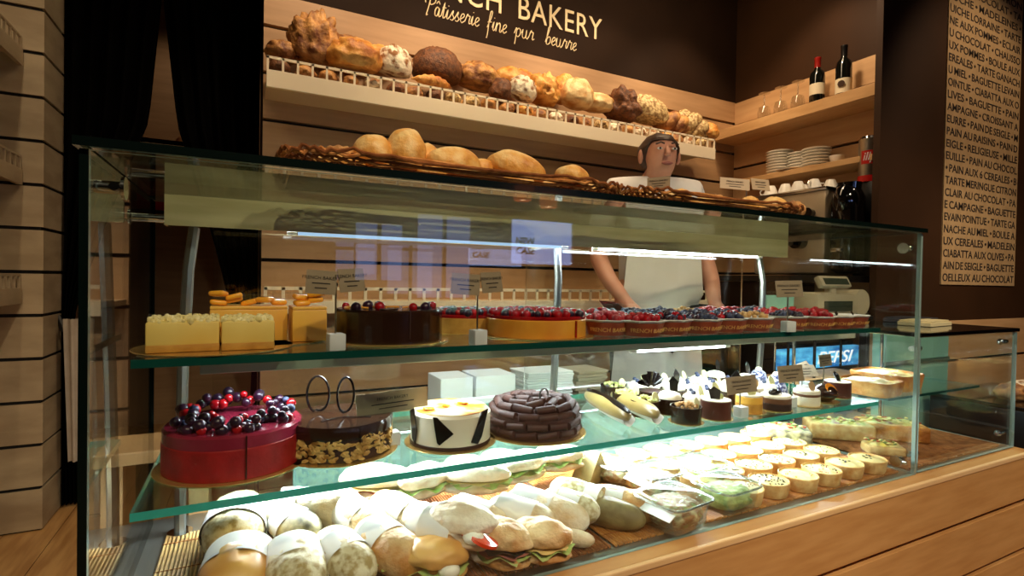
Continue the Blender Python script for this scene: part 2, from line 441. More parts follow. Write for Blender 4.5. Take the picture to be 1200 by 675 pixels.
for k, (x, z) in enumerate(((2.12, 1.74), (2.38, 1.70))):   # two small hanging lamps near the window
    t = thing('pendant_lamp', 'orange pendant lamp hanging by the street window, %s one' % ('left' if k else 'right'), 'lamp', (x, FY+.25, z), group='pendant lamps by the window')
    MB().lathe([(.075, 0), (.085, .12), (.02, .13)], 24).build('lamp_shade', 'orange_shade', t)
    MB().cyl((0, 0, .12), (0, 0, HC-z), .004).build('cord', 'black', t)
    MB().ball((0, 0, .03), .03).build('bulb', 'bulb', t)
# ------------------------------------------------------------------ counter base
X0, X1, XS = -.183, 1.765, 2.395
t = thing('counter_base', 'long pale oak counter base of wide horizontal boards under the glass cases', 'counter', (1.1, .8, 0))
def W(p): return (p[0]-1.1, p[1]-.8, p[2])
for (z0, z1) in ((.03, .156), (.172, .324), (.340, .481)):
    MB().box(W((1.095, .815, (z0+z1)/2)), (2.65, .03, z1-z0), .002).build('front_board', 'oak', t, smooth=False)
MB().box(W((1.095, .842, .25)), (2.63, .02, .46)).build('backing', 'slot', t, smooth=False)
MB().box(W((1.095, .803, .488)), (2.65, .012, .015), .003).build('edge_highlight', 'oak_highlight', t, smooth=False)  # paler strip: highlight along the boards' top edge put into the colour
MB().box(W((1.095, .833, .486)), (2.64, .05, .018)).build('ledge', 'oak', t, smooth=False)
MB().box(W((1.095, 1.13, .47)), (2.64, .56, .05)).build('case_floor', 'alu', t, smooth=False)
for x in (-.215, 2.405):
    MB().box(W((x, 1.13, .25)), (.03, .56, .45)).build('end_panel', 'oak', t, smooth=False)
# rear work ledge that carries the napkins and the till
t = thing('work_ledge', 'light wooden work ledge along the rear of the display case', 'shelf', (1.1, 1.505, 0))
MB().box((.03, 0, .635), (2.86, .16, .03), .004).build('worktop', 'shelfwood', t, smooth=False)
for x in (-1.2, 0, 1.2): MB().box((x, 0, .31), (.04, .15, .62)).build('leg', 'shelfwood', t, smooth=False)
# ------------------------------------------------------------------ main display case
t = CASE = thing('display_case', 'long glass refrigerated cake display case with two glass shelves', 'display case', (0, 0, 0))
ZT = 1.222
pane('front_glass', ((X0+X1)/2, .85, (.496+ZT-.014)/2), (X1-X0, .010, ZT-.014-.496), t, me='edge_grey')
for x in (X0-.005, X1+.005):
    g = pane('side_glass', (x, 1.115, (.496+ZT-.014)/2), (.010, .54, ZT-.014-.496), t, me='glass_edge_dark' if x < 0 else 'edge_grey')
pane('top_glass', ((X0+X1)/2, 1.115, ZT-.006), (X1-X0+.03, .56, .012), t, mg='glass_top', me='glass_edge_dark')
b = MB().box((.79, 1.25, 1.179), (1.88, .008, .061)); b.box((.79, 1.268, 1.156), (1.88, .03, .004))
b.build('header_panel', 'header_steel', t, smooth=False)
for (z, nm) in ((.716, 'lower'), (.927, 'upper')):
    pane('glass_shelf', (.74, 1.075, z-.001), (1.765, .405, .012), t, mg='glass_shelf', me='shelf_edge' if nm == 'lower' else 'glass_edge')
MB().box((.83, 1.02, .900), (1.80, .035, .030), .002).build('light_rail', 'olive_rail', t, smooth=False)
MB().box((.80, 1.235, .698), (1.72, .03, .022), .002).build('light_rail', 'alu', t, smooth=False)
for (x0, x1, y, z, m) in ((.10, .80, 1.286, 1.1475, 'tube_dim'), (.93, 1.62, 1.286, 1.1475, 'tube'), 
                          (.86, 1.16, 1.02, .8805, 'tube'), (.02, .74, 1.235, .684, 'tube'), (.82, 1.55, 1.235, .684, 'tube')):
    lt = MB().cyl((x0, y, z), (x1, y, z), .004).build('light_tube', m, t)
    for x in (x0-.012, x1+.012): MB().cyl((x-.01, y, z), (x+.01, y, z), .0045).build('end_cap', 'white_plain', lt)
MB().box((.91, 1.350, .588), (1.62, .006, .180)).build('rear_panel', 'case_back', t, smooth=False)
for x in (-.125, .79, 1.66):
    MB().tube([(x, 1.31, .497), (x, 1.305, .62), (x+.004, 1.295, .86), (x+.012, 1.30, 1.06), (x+.02, 1.325, 1.15)], .011, 8).build('shelf_post', 'alu', t)
    MB().cyl((x, 1.31, .4965), (x, 1.31, .503), .024).build('post_foot', 'chrome', t)
for (x, s) in ((X0, 1), (X1, -1)):
    for (y, z) in ((.875, 1.165), (1.30, 1.165), (.88, .53)):
        c = MB().cyl((x, y, z), (x+s*.028, y, z), .009).cyl((x+s*.03, y, z), (x+s*.034, y, z), .016)
        if y < .9: c.cyl((x+s*.024, y, z), (x+s*.024, .856, z), .006)
        c.build('glass_clamp', 'chrome', t)
pane('sliding_door', (.38, 1.37, .835), (.90, .006, .63), t, me='chrome'); pane('sliding_door', (1.20, 1.382, .835), (.92, .006, .63), t, me='chrome')
# ------------------------------------------------------------------ small display case at the right
t = thing('small_display_case', 'low glass display case with black top at the right end of the counter', 'display case', (2.08, 1.0, 0))
def W(p): return (p[0]-2.08, p[1]-1.0, p[2])
pane('front_glass', W(((X1+XS)/2+.008, .85, .70)), (XS-X1-.016, .010, .40), t, me='edge_grey')
pane('side_glass', W((XS-.004, 1.06, .70)), (.008, .41, .40), t, me='edge_grey')
MB().box(W(((X1+XS)/2+.008, 1.06, .908)), (XS-X1-.002, .44, .012), .002).build('top_panel', 'black_gloss', t, smooth=False)
pane('glass_shelf', W((2.09, 1.09, .694)), (.58, .30, .008), t, mg='glass_shelf')
for (x, s) in ((X1+.02, 1), (XS-.01, -1)):
    for z in (.865, .545):
        MB().cyl(W((x, .872, z)), W((x+s*.03, .872, z)), .008).ball(W((x+s*.036, .872, z)), .011, 10, 6).build('glass_clamp', 'chrome', t)
for x in (1.80, 2.36): MB().cyl(W((x, 1.262, .50)), W((x, 1.262, .90)), .006).build('shelf_post', 'chrome', t)
# ------------------------------------------------------------------ bread shelves on the back wall
def bread_shelf(label, x0, x1, zb, zt, zr, yf, yb, step, pw=.008):
    t = thing('bread_shelf', label, 'shelf', ((x0+x1)/2, yb, zb)); L = x1-x0; D = yb-yf
    MB().box((0, -(D-.017)/2, (zt-zb)-.015), (L-.004, D-.017, .02)).build('shelf_board', 'cream_paint', t, smooth=False)
    MB().box((0, -D+.008, (zt-zb)/2), (L, .016, zt-zb), .001).build('fascia', 'white_paint', t, smooth=False)
    r = MB(); n = int(L/step); h = zr-zt
    for i in range(n+1): r.box((-L/2+.004+(L-.008)*i/n, -D+.008, zt-zb+h/2), (pw, .008, h))
    r.box((0, -D+.008, zr-zb-.004), (L, .008, pw+.001)); r.build('rail', 'white_paint', t, smooth=False)
    for x in (-L*.45, 0, L*.45): MB().prism([(0, 0), (-D*.9, 0), (0, -.10)], -.008, .008, Matrix.Translation((x, 0, 0)) @ Matrix(((0, 0, 1, 0), (1, 0, 0, 0), (0, 1, 0, 0), (0, 0, 0, 1)))).build('bracket', 'cream_paint', t, smooth=False) if zb < 1.2 else None
    return t
bread_shelf('white bread shelf with low rail on the back wall, under the lettering', .055, 2.40, 1.765, 1.83, 1.882, 2.20, 2.5, .053)
bread_shelf('lower white railed shelf on the back wall, seen through the case', .055, 2.43, .905, .955, 1.008, 2.20, 2.5, .062, .012)
# side shelves along the left wall
for z, w in ((1.864, 'uppermost'), (1.395, 'middle'), (.925, 'lowest')):
    t = thing('wall_shelf', 'small railed shelf at the left edge against the pillar, %s of three' % w, 'shelf', (-1.25, 2.0, z), group='railed shelves by the left pillar')
    MB().box((.22, 0, .05), (.44, 1.48, .02)).build('shelf_board', 'slat_pale', t, smooth=False)
    MB().box((.44, 0, .03), (.016, 1.48, .062)).build('fascia', 'slat_pale', t, smooth=False)
    r = MB()
    for i in range(31): r.box((.44, -.735+1.47*i/30, .085), (.008, .008, .05))
    r.box((.44, 0, .112), (.008, 1.48, .008)); r.build('rail', 'slat_pale', t, smooth=False)
# ------------------------------------------------------------------ lettering on the dark fascia
t = thing('sign_lettering', 'cream capital letters spelling FRENCH BAKERY on the dark fascia', 'sign', (.60, 2.497, 2.433))
for wd, x0, wid in (('FRENCH', 0, .562), ('BAKERY', .652, .548)):
    me = text_mesh(wd, .175, ext=.002, space=1.05); k = wid/max(v.co.x for v in me.vertices)
    for v in me.vertices: v.co.x *= k
    me.materials.append(M['letter']); link('word', me, t, (x0, 0, 0), (PI/2, 0, 0))
G = {'p': ([[(0, .3), (.25, 1), (.25, -.9)], [(.25, .7), (.5, 1), (.75, .8), (.75, .3), (.5, 0), (.25, .2)]], .95),
 'u': ([[(0, .5), (.1, 1), (.1, .3), (.3, 0), (.55, .2), (.6, 1), (.6, .2), (.8, 0), (.95, .3)]], .95),
 'r': ([[(0, .2), (.2, 1), (.28, 1.05), (.33, .88), (.55, .9), (.5, .4), (.55, .05), (.75, .2)]], .72),
 'b': ([[(0, .2), (.3, 1.5), (.35, 2), (.2, 2), (.15, 1.2), (.15, .1), (.4, 0), (.65, .3), (.6, .8), (.35, .9), (.2, .6)]], .8),
 'e': ([[(0, .3), (.3, .5), (.5, .8), (.35, 1), (.15, .8), (.1, .3), (.3, 0), (.6, .25)]], .62),
 'f': ([[(0, .2), (.3, 1.2), (.4, 2), (.25, 2.1), (.15, 1.5), (.15, -.8), (.05, -.9)], [(0, .8), (.45, .9)]], .6),
 'i': ([[(0, .3), (.15, 1), (.12, .2), (.25, 0), (.4, .25)], [(.15, 1.4), (.18, 1.46)]], .42),
 'n': ([[(0, .3), (.1, 1), (.1, 0), (.15, .7), (.4, 1), (.55, .7), (.55, .1), (.7, 0), (.8, .25)]], .82),
 't': ([[(0, .3), (.2, 1.7), (.18, .2), (.3, 0), (.5, .25)], [(0, 1.1), (.42, 1.15)]], .5),
 's': ([[(0, .2), (.3, 1), (.35, .9), (.3, .6), (.5, .3), (.35, 0), (.1, .05)]], .58),
 'a': ([[(.5, .8), (.25, 1), (.05, .6), (.1, .1), (.35, .1), (.5, .9), (.5, .2), (.6, 0), (.8, .25)], [(.1, 1.35), (.3, 1.65), (.5, 1.35)]], .8),
 'P': ([[(.3, 0), (.15, -.1), (.3, .9), (.4, 2)], [(-.1, 1.2), (-.2, 1.9), (.3, 2.3), (.9, 2), (.9, 1.4), (.5, 1.1), (.4, 1.3)]], 1.0)}
def smoothpts(p, n=4):
    out = []
    for i in range(len(p)-1):
        a = Vector(p[max(i-1, 0)]); b_ = Vector(p[i]); c = Vector(p[i+1]); e = Vector(p[min(i+2, len(p)-1)])
        for k in range(n):
            u = k/n; out.append(.5*((2*b_)+(c-a)*u+(2*a-5*b_+4*c-e)*u*u+(3*b_-a-3*c+e)*u**3))
    return out+[Vector(p[-1])]
t = thing('script_lettering', 'thin handwritten line reading Pâtisserie fine pur beurre below the capitals', 'sign', (.755, 2.4982, 2.337))
x = 0; s = .0455
for word, gap in (('Patisserie', .95), ('fine', .95), ('pur', 1.55), ('beurre', 0)):
    b = MB()
    for ch in word:
        st, adv = G[ch]
        for l in st:
            q = smoothpts(l) if len(l) > 2 else [Vector(v) for v in l]
            b.tube([((x+v.x+.14*v.y)*s, 0, v.y*s) for v in q], .0028, 5)
        x += adv*1.0
    b.build('word', 'letter', t); x += gap
# ------------------------------------------------------------------ menu text panel
t = thing('menu_panel', 'tall tan wall panel printed with rows of French pastry names', 'sign', (3.555, 1.4218, 1.067))
MB().box((0, -.003, .86), (.80, .006, 1.72)).build('panel', 'kraft', t, smooth=False)
ROWS = ['OELLEUX  AU CHOCOLAT', 'AIN DE SEIGLE • BAGUETTE', 'CIABATTA AUX OLIVES • PA', 'UX CEREALES • MADELEIN', 'NACHE AU MIEL • BOULE A',
 'EVAIN POINTUE • TARTE GA', 'E CAMPAGNE • BAGUETTE', 'CLAIR AU CHOCOLAT • PA', 'TARTE MERINGUE CITRON', '• PAIN AUX 6 CEREALES • B', 'EUILLE • PAIN AU CHOCOL',
 'EIGLE • RELIGIEUSE • MILLE', 'PAIN AU RAISINS • PAIN D', 'EURRE • PAIN DE SEIGLE • M', 'AMPAGNE • CROISSANT A', 'LIVES • BAGUETTE • PAIN', 'OINTUE • CIABATTA AUX O',
 'U MIEL • BAGUETTE LEVAIN', 'EREALES • TARTE GANACH', 'UX POMMES • BOULE AUX', 'U CHOCOLAT • CHAUSSO', 'NE AUX POMMES • ECLAIR', 'UICHE LORRAINE • TARTE', 'IOCHE • MADELEINES •', 'N AU CHOCOLAT • TA', 'MERINGUE CITRON']
for i, r in enumerate(ROWS):
    toks = [text_mesh(w_, .056, ext=.0004, bold=.0007) for w_ in r.split()]; x = 0; pos = []
    for me in toks:
        a0_ = min(v.co.x for v in me.vertices); w_ = max(v.co.x for v in me.vertices)-a0_; pos.append((x, a0_)); x += w_+.014
    k = .775/(x-.014)
    for me, (xx, a0_), w_ in zip(toks, pos, r.split()):
        for v in me.vertices: v.co.x = (v.co.x-a0_)*k
        me.materials.append(M['ink']); link('bullet' if w_ == '•' else 'printed_word', me, t, (-.390+xx*k, -.0068, .018+i*.0622), (PI/2, 0, 0))
# ------------------------------------------------------------------ right wall: wine shelf, saucer shelf
t = thing('wine_shelf', 'thick wooden shelf on the right wall holding glasses and wine', 'shelf', (2.9, 1.99, 1.97))
MB().box((-.11, 0, .03), (.22, 1.0, .06), .002).build('shelf_board', 'shelfwood', t, smooth=False)
t = thing('saucer_shelf', 'narrow wooden shelf on the right wall stacked with saucers', 'shelf', (2.9, 1.93, 1.66))
MB().box((-.11, 0, .015), (.22, .86, .03), .002).build('shelf_board', 'shelfwood', t, smooth=False)
def wineglass(): 
    g = thing('wine_glass', '', 'glass', (0, 0, 0))
    MB().lathe([(.030, 0), (.036, .03), (.038, .055), (.030, .085), (.006, .098)], 20).build('bowl', 'glass_thin', g)
    MB().cyl((0, 0, .097), (0, 0, .163), .004, .0035, 10).build('stem', 'glass_thin', g)
    MB().lathe([(.004, .162), (.032, .168), (.033, .170), (.001, .172)], 20).build('foot', 'glass_thin', g)
    return g
g0 = wineglass()
for i, y in enumerate((2.175, 2.065, 1.957)):
    l = 'upside-down wine glass on the wine shelf, %s from the corner' % ORD[i]
    if i == 0: g0.location = (2.77, y, 2.031); g0['label'] = l; g0['group'] = 'upturned wine glasses'
    else: dup(g0, l, (2.77, y, 2.031), group='upturned wine glasses')
def bottle(x, y, label, foil, h, lab):
    t = thing('wine_bottle', label, 'bottle', (x, y, 2.031))
    MB().lathe([(0, 0), (.036, 0), (.038, .005), (.038, h*.60), (.034, h*.68), (.0165, h*.76), (.0145, h*.80), (.0145, h-.005)], 28).build('glass_body', 'bottle', t)
    MB().lathe([(.0155, h*.79), (.0158, h-.012), (.017, h-.01), (.017, h), (0, h+.001)], 20).build('foil_cap', foil, t)
    b = MB().lathe([(.0386, lab[0]), (.0386, lab[1])], 20, a0=PI*.75, a1=PI*1.75, close=False); b.build('paper_label', 'label', t)
    return t
bottle(2.77, 1.845, 'dark wine bottle with a red foil cap on the wine shelf', 'foil_red', .262, (.055, .115))
b2 = bottle(2.77, 1.702, 'dark wine bottle with a black cap and pale round label', 'black', .272, (.02, .095))
MB().cyl((-.039, -.012, .065), (-.0405, -.0125, .065), .017).build('round_emblem', 'brown2', b2)
def saucer(): return MB().lathe([(0, 0), (.030, 0), (.031, .004), (.050, .008), (.073, .0135), (.074, .0145), (.072, .0152), (.030, .0065), (0, .006)], 28)
s0 = None
for (x, y, n, w) in ((2.80, 2.085, 9, 'left'), (2.82, 1.965, 7, 'middle'), (2.80, 1.86, 7, 'right')):
    for k in range(n):
        lab = 'cream saucer in the %s stack on the saucer shelf, %s from the bottom' % (w, ordn(k))
        if s0 is None:
            s0 = saucer().build('saucer', 'ceramic'); o = s0
        else: o = s0.copy(); C.objects.link(o)
        o.location = (x, y, 1.691+k*.0162); tag(o, lab, 'saucer', 'stacked saucers')
o = s0.copy(); C.objects.link(o); o.location = (2.745, 1.975, 1.691); tag(o, 'single cream saucer lying flat in front of the stacks', 'saucer')
def cup(): 
    t = thing('coffee_cup', '', 'cup')
    MB().lathe([(0, .0), (.020, 0), (.022, .004), (.034, .035), (.037, .052), (.0345, .052), (.031, .034), (.0, .008)], 24).build('body', 'ceramic', t)
    MB().tube([(.034, 0, .042), (.052, 0, .042), (.056, 0, .028), (.046, 0, .014), (.029, 0, .016)], .0035, 8).build('handle', 'ceramic', t)
    return t
c0 = cup(); c0.location = (2.80, 1.745, 1.691); c0['label'] = 'small cream cup beside the right saucer stack'
# espresso machine with upturned cups on it
t = thing('espresso_machine', 'steel espresso machine with white cups on top, by the right wall', 'coffee machine', (2.69, 1.815, 1.1))
MB().box((.0, 0, .215), (.36, .40, .41), .012).build('housing', 'machine_steel', t)
MB().box((0, 0, .428), (.37, .41, .018), .004).build('cup_tray', 'chrome', t)
MB().box((-.184, .10, .30), (.006, .10, .05), .002).build('switch_plate', 'black', t)
for k in range(3): MB().cyl((-.187, .07+.03*k, .302), (-.194, .07+.03*k, .302), .008).build('switch', 'white_plain', t)
MB().cyl((-.18, -.04, .31), (-.215, -.04, .31), .022, .026).build('steam_knob', 'black_gloss', t)
MB().cyl((-.18, -.13, .31), (-.215, -.13, .31), .022, .026).build('steam_knob', 'black_gloss', t)
for y in (.10, -.08):
    p = MB().cyl((-.17, y, .17), (-.23, y, .17), .036).cyl((-.23, y, .165), (-.36, y, .15), .013).build('portafilter', 'black_gloss', t)
t = thing('coffee_counter', 'dark back counter under the espresso machine', 'counter', (2.68, 2.0, 0))
MB().box((0, .19, .533), (.42, .56, 1.065)).build('cabinet', 'brown', t, smooth=False)
t = thing('worktop', 'black worktop carrying the espresso machine and grinder', 'worktop', (2.68, 1.98, 1.068))
MB().box((0, 0, .016), (.44, .98, .03)).build('board', 'black', t, smooth=False)
for i, (y, x) in enumerate(((1.955, 2.56), (1.875, 2.57), (1.84, 2.66), (1.795, 2.56), (1.715, 2.57), (1.68, 2.65))):
    c = dup(c0, 'white cup upside down on the espresso machine, %s from the left' % ORD[i], (x, y, 1.537+.053), group='upturned cups', rot=(PI, 0, R0.uniform(0, 6)))
# grinder and coffee tin
t = thing('coffee_grinder', 'glossy black coffee grinder between espresso machine and brown wall', 'grinder', (2.58, 1.545, 1.1))
MB().ball((0, 0, .36), (.09, .062, .09), 20, 12).box((0, 0, .19), (.14, .11, .36), .03).build('body', 'black_gloss', t)
MB().cyl((.0, 0, .40), (.0, 0, .445), .05, .055, 20).build('hopper', 'black_gloss', t)
MB().box((-.08, 0, .12), (.03, .05, .02), .004).build('spout', 'chrome', t)
t = thing('coffee_tin', 'tall silver coffee tin with a red square label and red base', 'tin', (2.72, 1.535, 1.56))
MB().cyl((0, 0, .022), (0, 0, .21), .046, None, 28).build('can', 'steel', t)
MB().cyl((0, 0, 0), (0, 0, .03), .0475, None, 28).build('base_band', 'red_tin', t)
MB().cyl((0, 0, .21), (0, 0, .222), .044, .040, 28).build('lid', 'chrome', t)
MB().lathe([(.0468, .085), (.0468, .15)], 10, a0=PI*.92, a1=PI*1.40, close=False).build('square_label', 'red_tin', t)
me = text_mesh('illy', .055, ext=.0003, shear=.25, bold=.0008); kx = .056/max(v.co.x for v in me.vertices); me.materials.append(M['white_plain'])
for v in me.vertices:
    a = PI*1.16-.595+(v.co.x*kx)/.047; z = v.co.y; v.co = Vector((.0474*math.cos(a), .0474*math.sin(a), .103+z))
link('label_lettering', me, t)
t = thing('tin_stand', 'dark box behind the grinder carrying the coffee tin', 'box', (2.72, 1.535, 1.1))
MB().box((.04, .0, .23), (.16, .09, .459), .006).build('case_body', 'black', t)
# ------------------------------------------------------------------ drinks cooler, pale green cabinet, till
t = thing('drinks_cooler', 'drinks cooler with a lit blue header behind the case', 'fridge', (2.50, 1.77, 0))
MB().box((0, 0, .385), (.60, .28, .77), .01).build('housing', 'black', t)
MB().box((0, -.146, .34), (.54, .01, .52)).build('door', 'black_gloss', t, smooth=False)
hd = MB().box((0, -.15, .70), (.60, .03, .10), .004).build('lit_header', 'pepsi_blue', t, smooth=False)
text('header_lettering', 'PEPSI', .082, 'white_glow', hd, (-.045, -.1675, .672), ext=.0006, shear=.3, xs=1.5, bold=.001)
t = thing('green_cabinet', 'pale mint green cabinet behind the right end of the cases', 'cabinet', (2.84, 1.385, 0))
MB().box((0, 0, .445), (.56, .05, .85), .003).build('carcass', 'mint', t, smooth=False)
MB().box((0, -.028, .70), (.56, .006, .02)).build('dark_seam', 'mint_dark', t, smooth=False)
MB().box((0, 0, .012), (.54, .04, .024)).build('plinth', 'black', t, smooth=False)
t = thing('till_stand', 'slim black stand lifting the cash till above the ledge', 'stand', (2.36, 1.505, .65))
MB().box((.03, 0, .255), (.42, .15, .014), .002).build('top_board', 'black', t, smooth=False)
for x in (-.165, .225):
    for y in (-.062, .062): MB().cyl((x, y, 0), (x, y, .249), .006).build('leg', 'black', t)
t = thing('cash_till', 'beige cash till with a tilted customer display on a post', 'till', (2.33, 1.505, .65))
MB().box((.02, 0, .317), (.30, .14, .105), .02).build('housing', 'beige_plastic', t)
MB().cyl((.19, -.068, .325), (.19, .068, .325), .060, None, 28).build('paper_cover', 'beige_plastic', t)
MB().box((.01, -.072, .31), (.20, .004, .045)).build('dark_slot', 'lcd', t, smooth=False)
MB().cyl((0, -.04, .36), (0, -.04, .40), .022).build('post', 'beige_plastic', t)
dd = MB().box((0, -.05, .415), (.21, .03, .055), .008, rot=(math.radians(-28), 0, 0)).build('display_head', 'beige_plastic', t)
MB().box((0, -.0655, .420), (.17, .002, .03), rot=(math.radians(-28), 0, 0)).build('screen', 'lcd', dd, smooth=False)
t = thing('mint_card', 'pale mint green card standing on the ledge beside the till', 'card', (1.97, 1.46, .65))
MB().box((0, 0, .315), (.20, .004, .085), rot=(.06, 0, 0)).build('card', 'mint', t, smooth=False)
MB().box((0, .01, .005), (.08, .05, .010)).cyl((0, .006, .005), (0, .006, .30), .004).build('holder', 'chrome', t, smooth=False)
# ------------------------------------------------------------------ napkin piles on the work ledge
R1 = random.Random(3)
for i, (x, w, n, h, mat, lab) in enumerate(((.545, .10, 1, .118, 'paper', 'tall neat block of white napkins, left of the tall piles on the ledge'),
        (.670, .13, 1, .118, 'paper', 'tall neat block of white napkins beside the loose paper pile'),
        (.860, .17, 15, .112, 'paper', 'loose untidy pile of white paper sheets on the ledge'),
        (1.02, .12, 10, .105, 'paper_grey', 'pile of grey-brown paper bags at the right of the white paper'),
        (.60, .22, 4, .022, 'paper', 'low flat pile of white paper in front of the napkin blocks'))):
    t = thing('paper_pile', lab, 'paper', (x, 1.49 if i != 4 else 1.415, .65))
    b = MB()
    for k in range(n):
        dz = h/n; b.box((R1.uniform(-.006, .006)*(n > 1), R1.uniform(-.005, .005)*(n > 1), dz*(k+.5)), (w, .12 if i != 4 else .03, dz*.92), .002, rot=(0, R1.uniform(-.02, .02)*(n > 1), R1.uniform(-.06, .06)*(n > 1)))
    b.build('sheets', mat, t, smooth=False)
# ------------------------------------------------------------------ brochures on the small case, black stand at far right
for i, (x, y, w, dp, mat, lab) in enumerate(((2.17, 1.02, .19, .10, 'brochure', 'thick cream brochure lying on the small case'), (2.29, 1.12, .17, .13, 'brochure_dark', 'dark brochures lying behind the cream one on the small case'))):
    o = MB().box((0, 0, .007), (w, dp, .014), .002).box((.004, .003, .017), (w*.96, dp*.95, .005), .001, rot=(0, 0, .05)).build('brochure', mat, smooth=False)
    o.location = (x, y, .9145); o.rotation_euler = (0, 0, .12); tag(o, lab, 'brochure')
t = thing('black_stand', 'low black display stand beyond the right end of the counter', 'stand', (3.2, 1.15, 0))
MB().box((0, 0, .27), (.62, .36, .54), .005).build('cabinet', 'black', t, smooth=False)
MB().box((0, 0, .548), (.64, .38, .016), .003).build('top_board', 'black_gloss', t, smooth=False)
# ------------------------------------------------------------------ curtains and white cloth in the doorway
def curtain(label, xo, xi_fn, y, side):
    t = thing('curtain', label, 'curtain', (xo, y, 0))
    def fn(u, v):
        z = 2.9*v+.01; xi = xi_fn(z); x = (xi-xo)*u
        return (x, .03*math.sin(u*34)*min(1, abs(xi-xo)/.2+.25), z)
    b = MB(); b.grid(fn, 60, 30); b.build('drape', 'curtain', t, ang=180)
    MB().cyl((-.02 if side > 0 else -.37, 0, 2.925), (.37 if side > 0 else .02, 0, 2.925), .012).build('curtain_rod', 'black', t)
    z = .80; a = xi_fn(z)-xo
    MB().tube([(0, -.04, z+.06), (a*.5, -.055, z), (a+.01*side, -.02, z-.01), (a*.5, .055, z), (0, .04, z+.06)], .012, 8).build('tie_band', 'black', t)
    return t
def lerp(tab, z):
    for (za, a), (zb, c) in zip(tab[:-1], tab[1:]):
        if z <= zb: return a+(c-a)*max(0, (z-za))/(zb-za)
    return tab[-1][1]
curtain('black curtain tied back at the left of the doorway, beside the pillar', -.745, lambda z: lerp([(0, -.665), (.78, -.70), (.9, -.69), (1.3, -.58), (1.77, -.425), (2.35, -.378), (2.95, -.366)], z), 2.99, 1)
curtain('black curtain tied back at the right of the doorway, beside the tan wall', .045, lambda z: lerp([(0, .0), (.60, .02), (.93, -.09), (1.2, -.15), (1.77, -.312), (2.35, -.372), (2.95, -.366)], z), 2.99, -1)
b = MB(); b.grid(lambda u, v: (-.055+.11*u*(1-.3*(1-v))+.02*(1-v), .015*math.sin(u*16), .23+.62*v), 16, 12)
o = b.build('hanging_cloth', 'cloth', ang=180); o.location = (-.655, 2.88, 0); tag(o, 'pale cloth hanging beside the left curtain', 'cloth')
# room beyond the doorway: a shelf with a loaf and a red basket
t = thing('side_shelf', 'wooden shelf in the room beyond the curtains', 'shelf', (-.45, 4.38, 1.9))
MB().box((0, -.17, 0), (.9, .34, .03)).build('shelf_board', 'shelfwood', t, smooth=False); MB().box((0, -.33, -.02), (.9, .02, .07)).build('fascia', 'cream_paint', t, smooth=False)
t = thing('side_shelf', 'lower wooden shelf beyond the curtains carrying the red crate', 'shelf', (-.45, 4.38, 1.445))
MB().box((0, -.17, 0), (.9, .34, .03)).build('shelf_board', 'brown', t, smooth=False)
t = thing('red_crate', 'red crate glimpsed through the gap between the curtains', 'crate', (-.45, 4.24, 1.46))
MB().box((0, 0, .10), (.4, .20, .2), .01).build('body', 'red', t)
# ------------------------------------------------------------------ breads
def loafmesh(kind, r, seed):
    rx, ry, rz = r; b = MB()
    if kind == 'slash':      # oval loaf with diagonal cuts
        b.ball((0, 0, 0), r, 56, 36, .07, 10, seed, flat=.55, fn=lambda n: 1-.20*max(0, n.z)*max(0, math.cos(n.x*9+n.y*4))**6)
    elif kind == 'boule':    # round, cracked by deep cuts
        b.ball((0, 0, 0), r, 56, 36, .06, 12, seed, flat=.5, fn=lambda n: 1-.20*max(0, n.z)*(max(0, math.cos(n.x*7+1))**8+max(0, math.cos(n.y*7))**8))
    elif kind == 'seed':
        b.ball((0, 0, 0), r, 40, 26, .035, 40, seed, flat=.5)
    elif kind == 'ridge':    # torn ridges running round the loaf
        b.ball((0, 0, 0), r, 44, 26, .16, 14, seed, flat=.6, fn=lambda n: 1+.07*math.sin(n.x*15+n.z*5))
    elif kind == 'check':    # crosshatched top
        b.ball((0, 0, 0), r, 64, 40, .04, 10, seed, flat=.5, fn=lambda n: 1-.17*max(0, n.z)*max(max(0, math.cos((n.x+n.y)*12))**6, max(0, math.cos((n.x-n.y)*12))**6))
    elif kind == 'twist':
        for ph in (0, PI):
            pts = []; rad = []
            for i in range(25):
                u = i/24; x = (u-.5)*2*rx; e = math.sqrt(max(.02, 1-(2*u-1)**2))
                pts.append((x, ry*.42*e*math.sin(u*11+ph), rz*.42*e*math.cos(u*11+ph))); rad.append(max(.004, rz*.58*e))
            b.tube(pts, rad, 12)
    elif kind == 'baton':
        b.ball((0, 0, 0), r, 48, 28, .06, 9, seed, flat=.7, fn=lambda n: (1-abs(n.x)**4*.15)*(1-.16*max(0, n.z)*max(0, math.cos(n.x*14))**8))
    elif kind == 'bun':      # smooth rounded roll with one shallow slit
        b.ball((0, 0, 0), r, 40, 26, .05, 5, seed, flat=.7, fn=lambda n: 1-.07*max(0, n.z)*max(0, math.cos(n.y*4+.6))**10)
    elif kind == 'croissant':
        pts = []; rad = []
        for i in range(31):
            u = i/30; a = (u-.5)*2.2; pts.append((rx*math.sin(a)/math.sin(1.1), -ry*math.cos(a)*1.1+ry*.6, 0))
            rad.append(max(.004, rz*(1-abs(2*u-1)**1.7)*(1+.10*math.sin(u*45))))
        b.tube(pts, rad, 14)
    return b
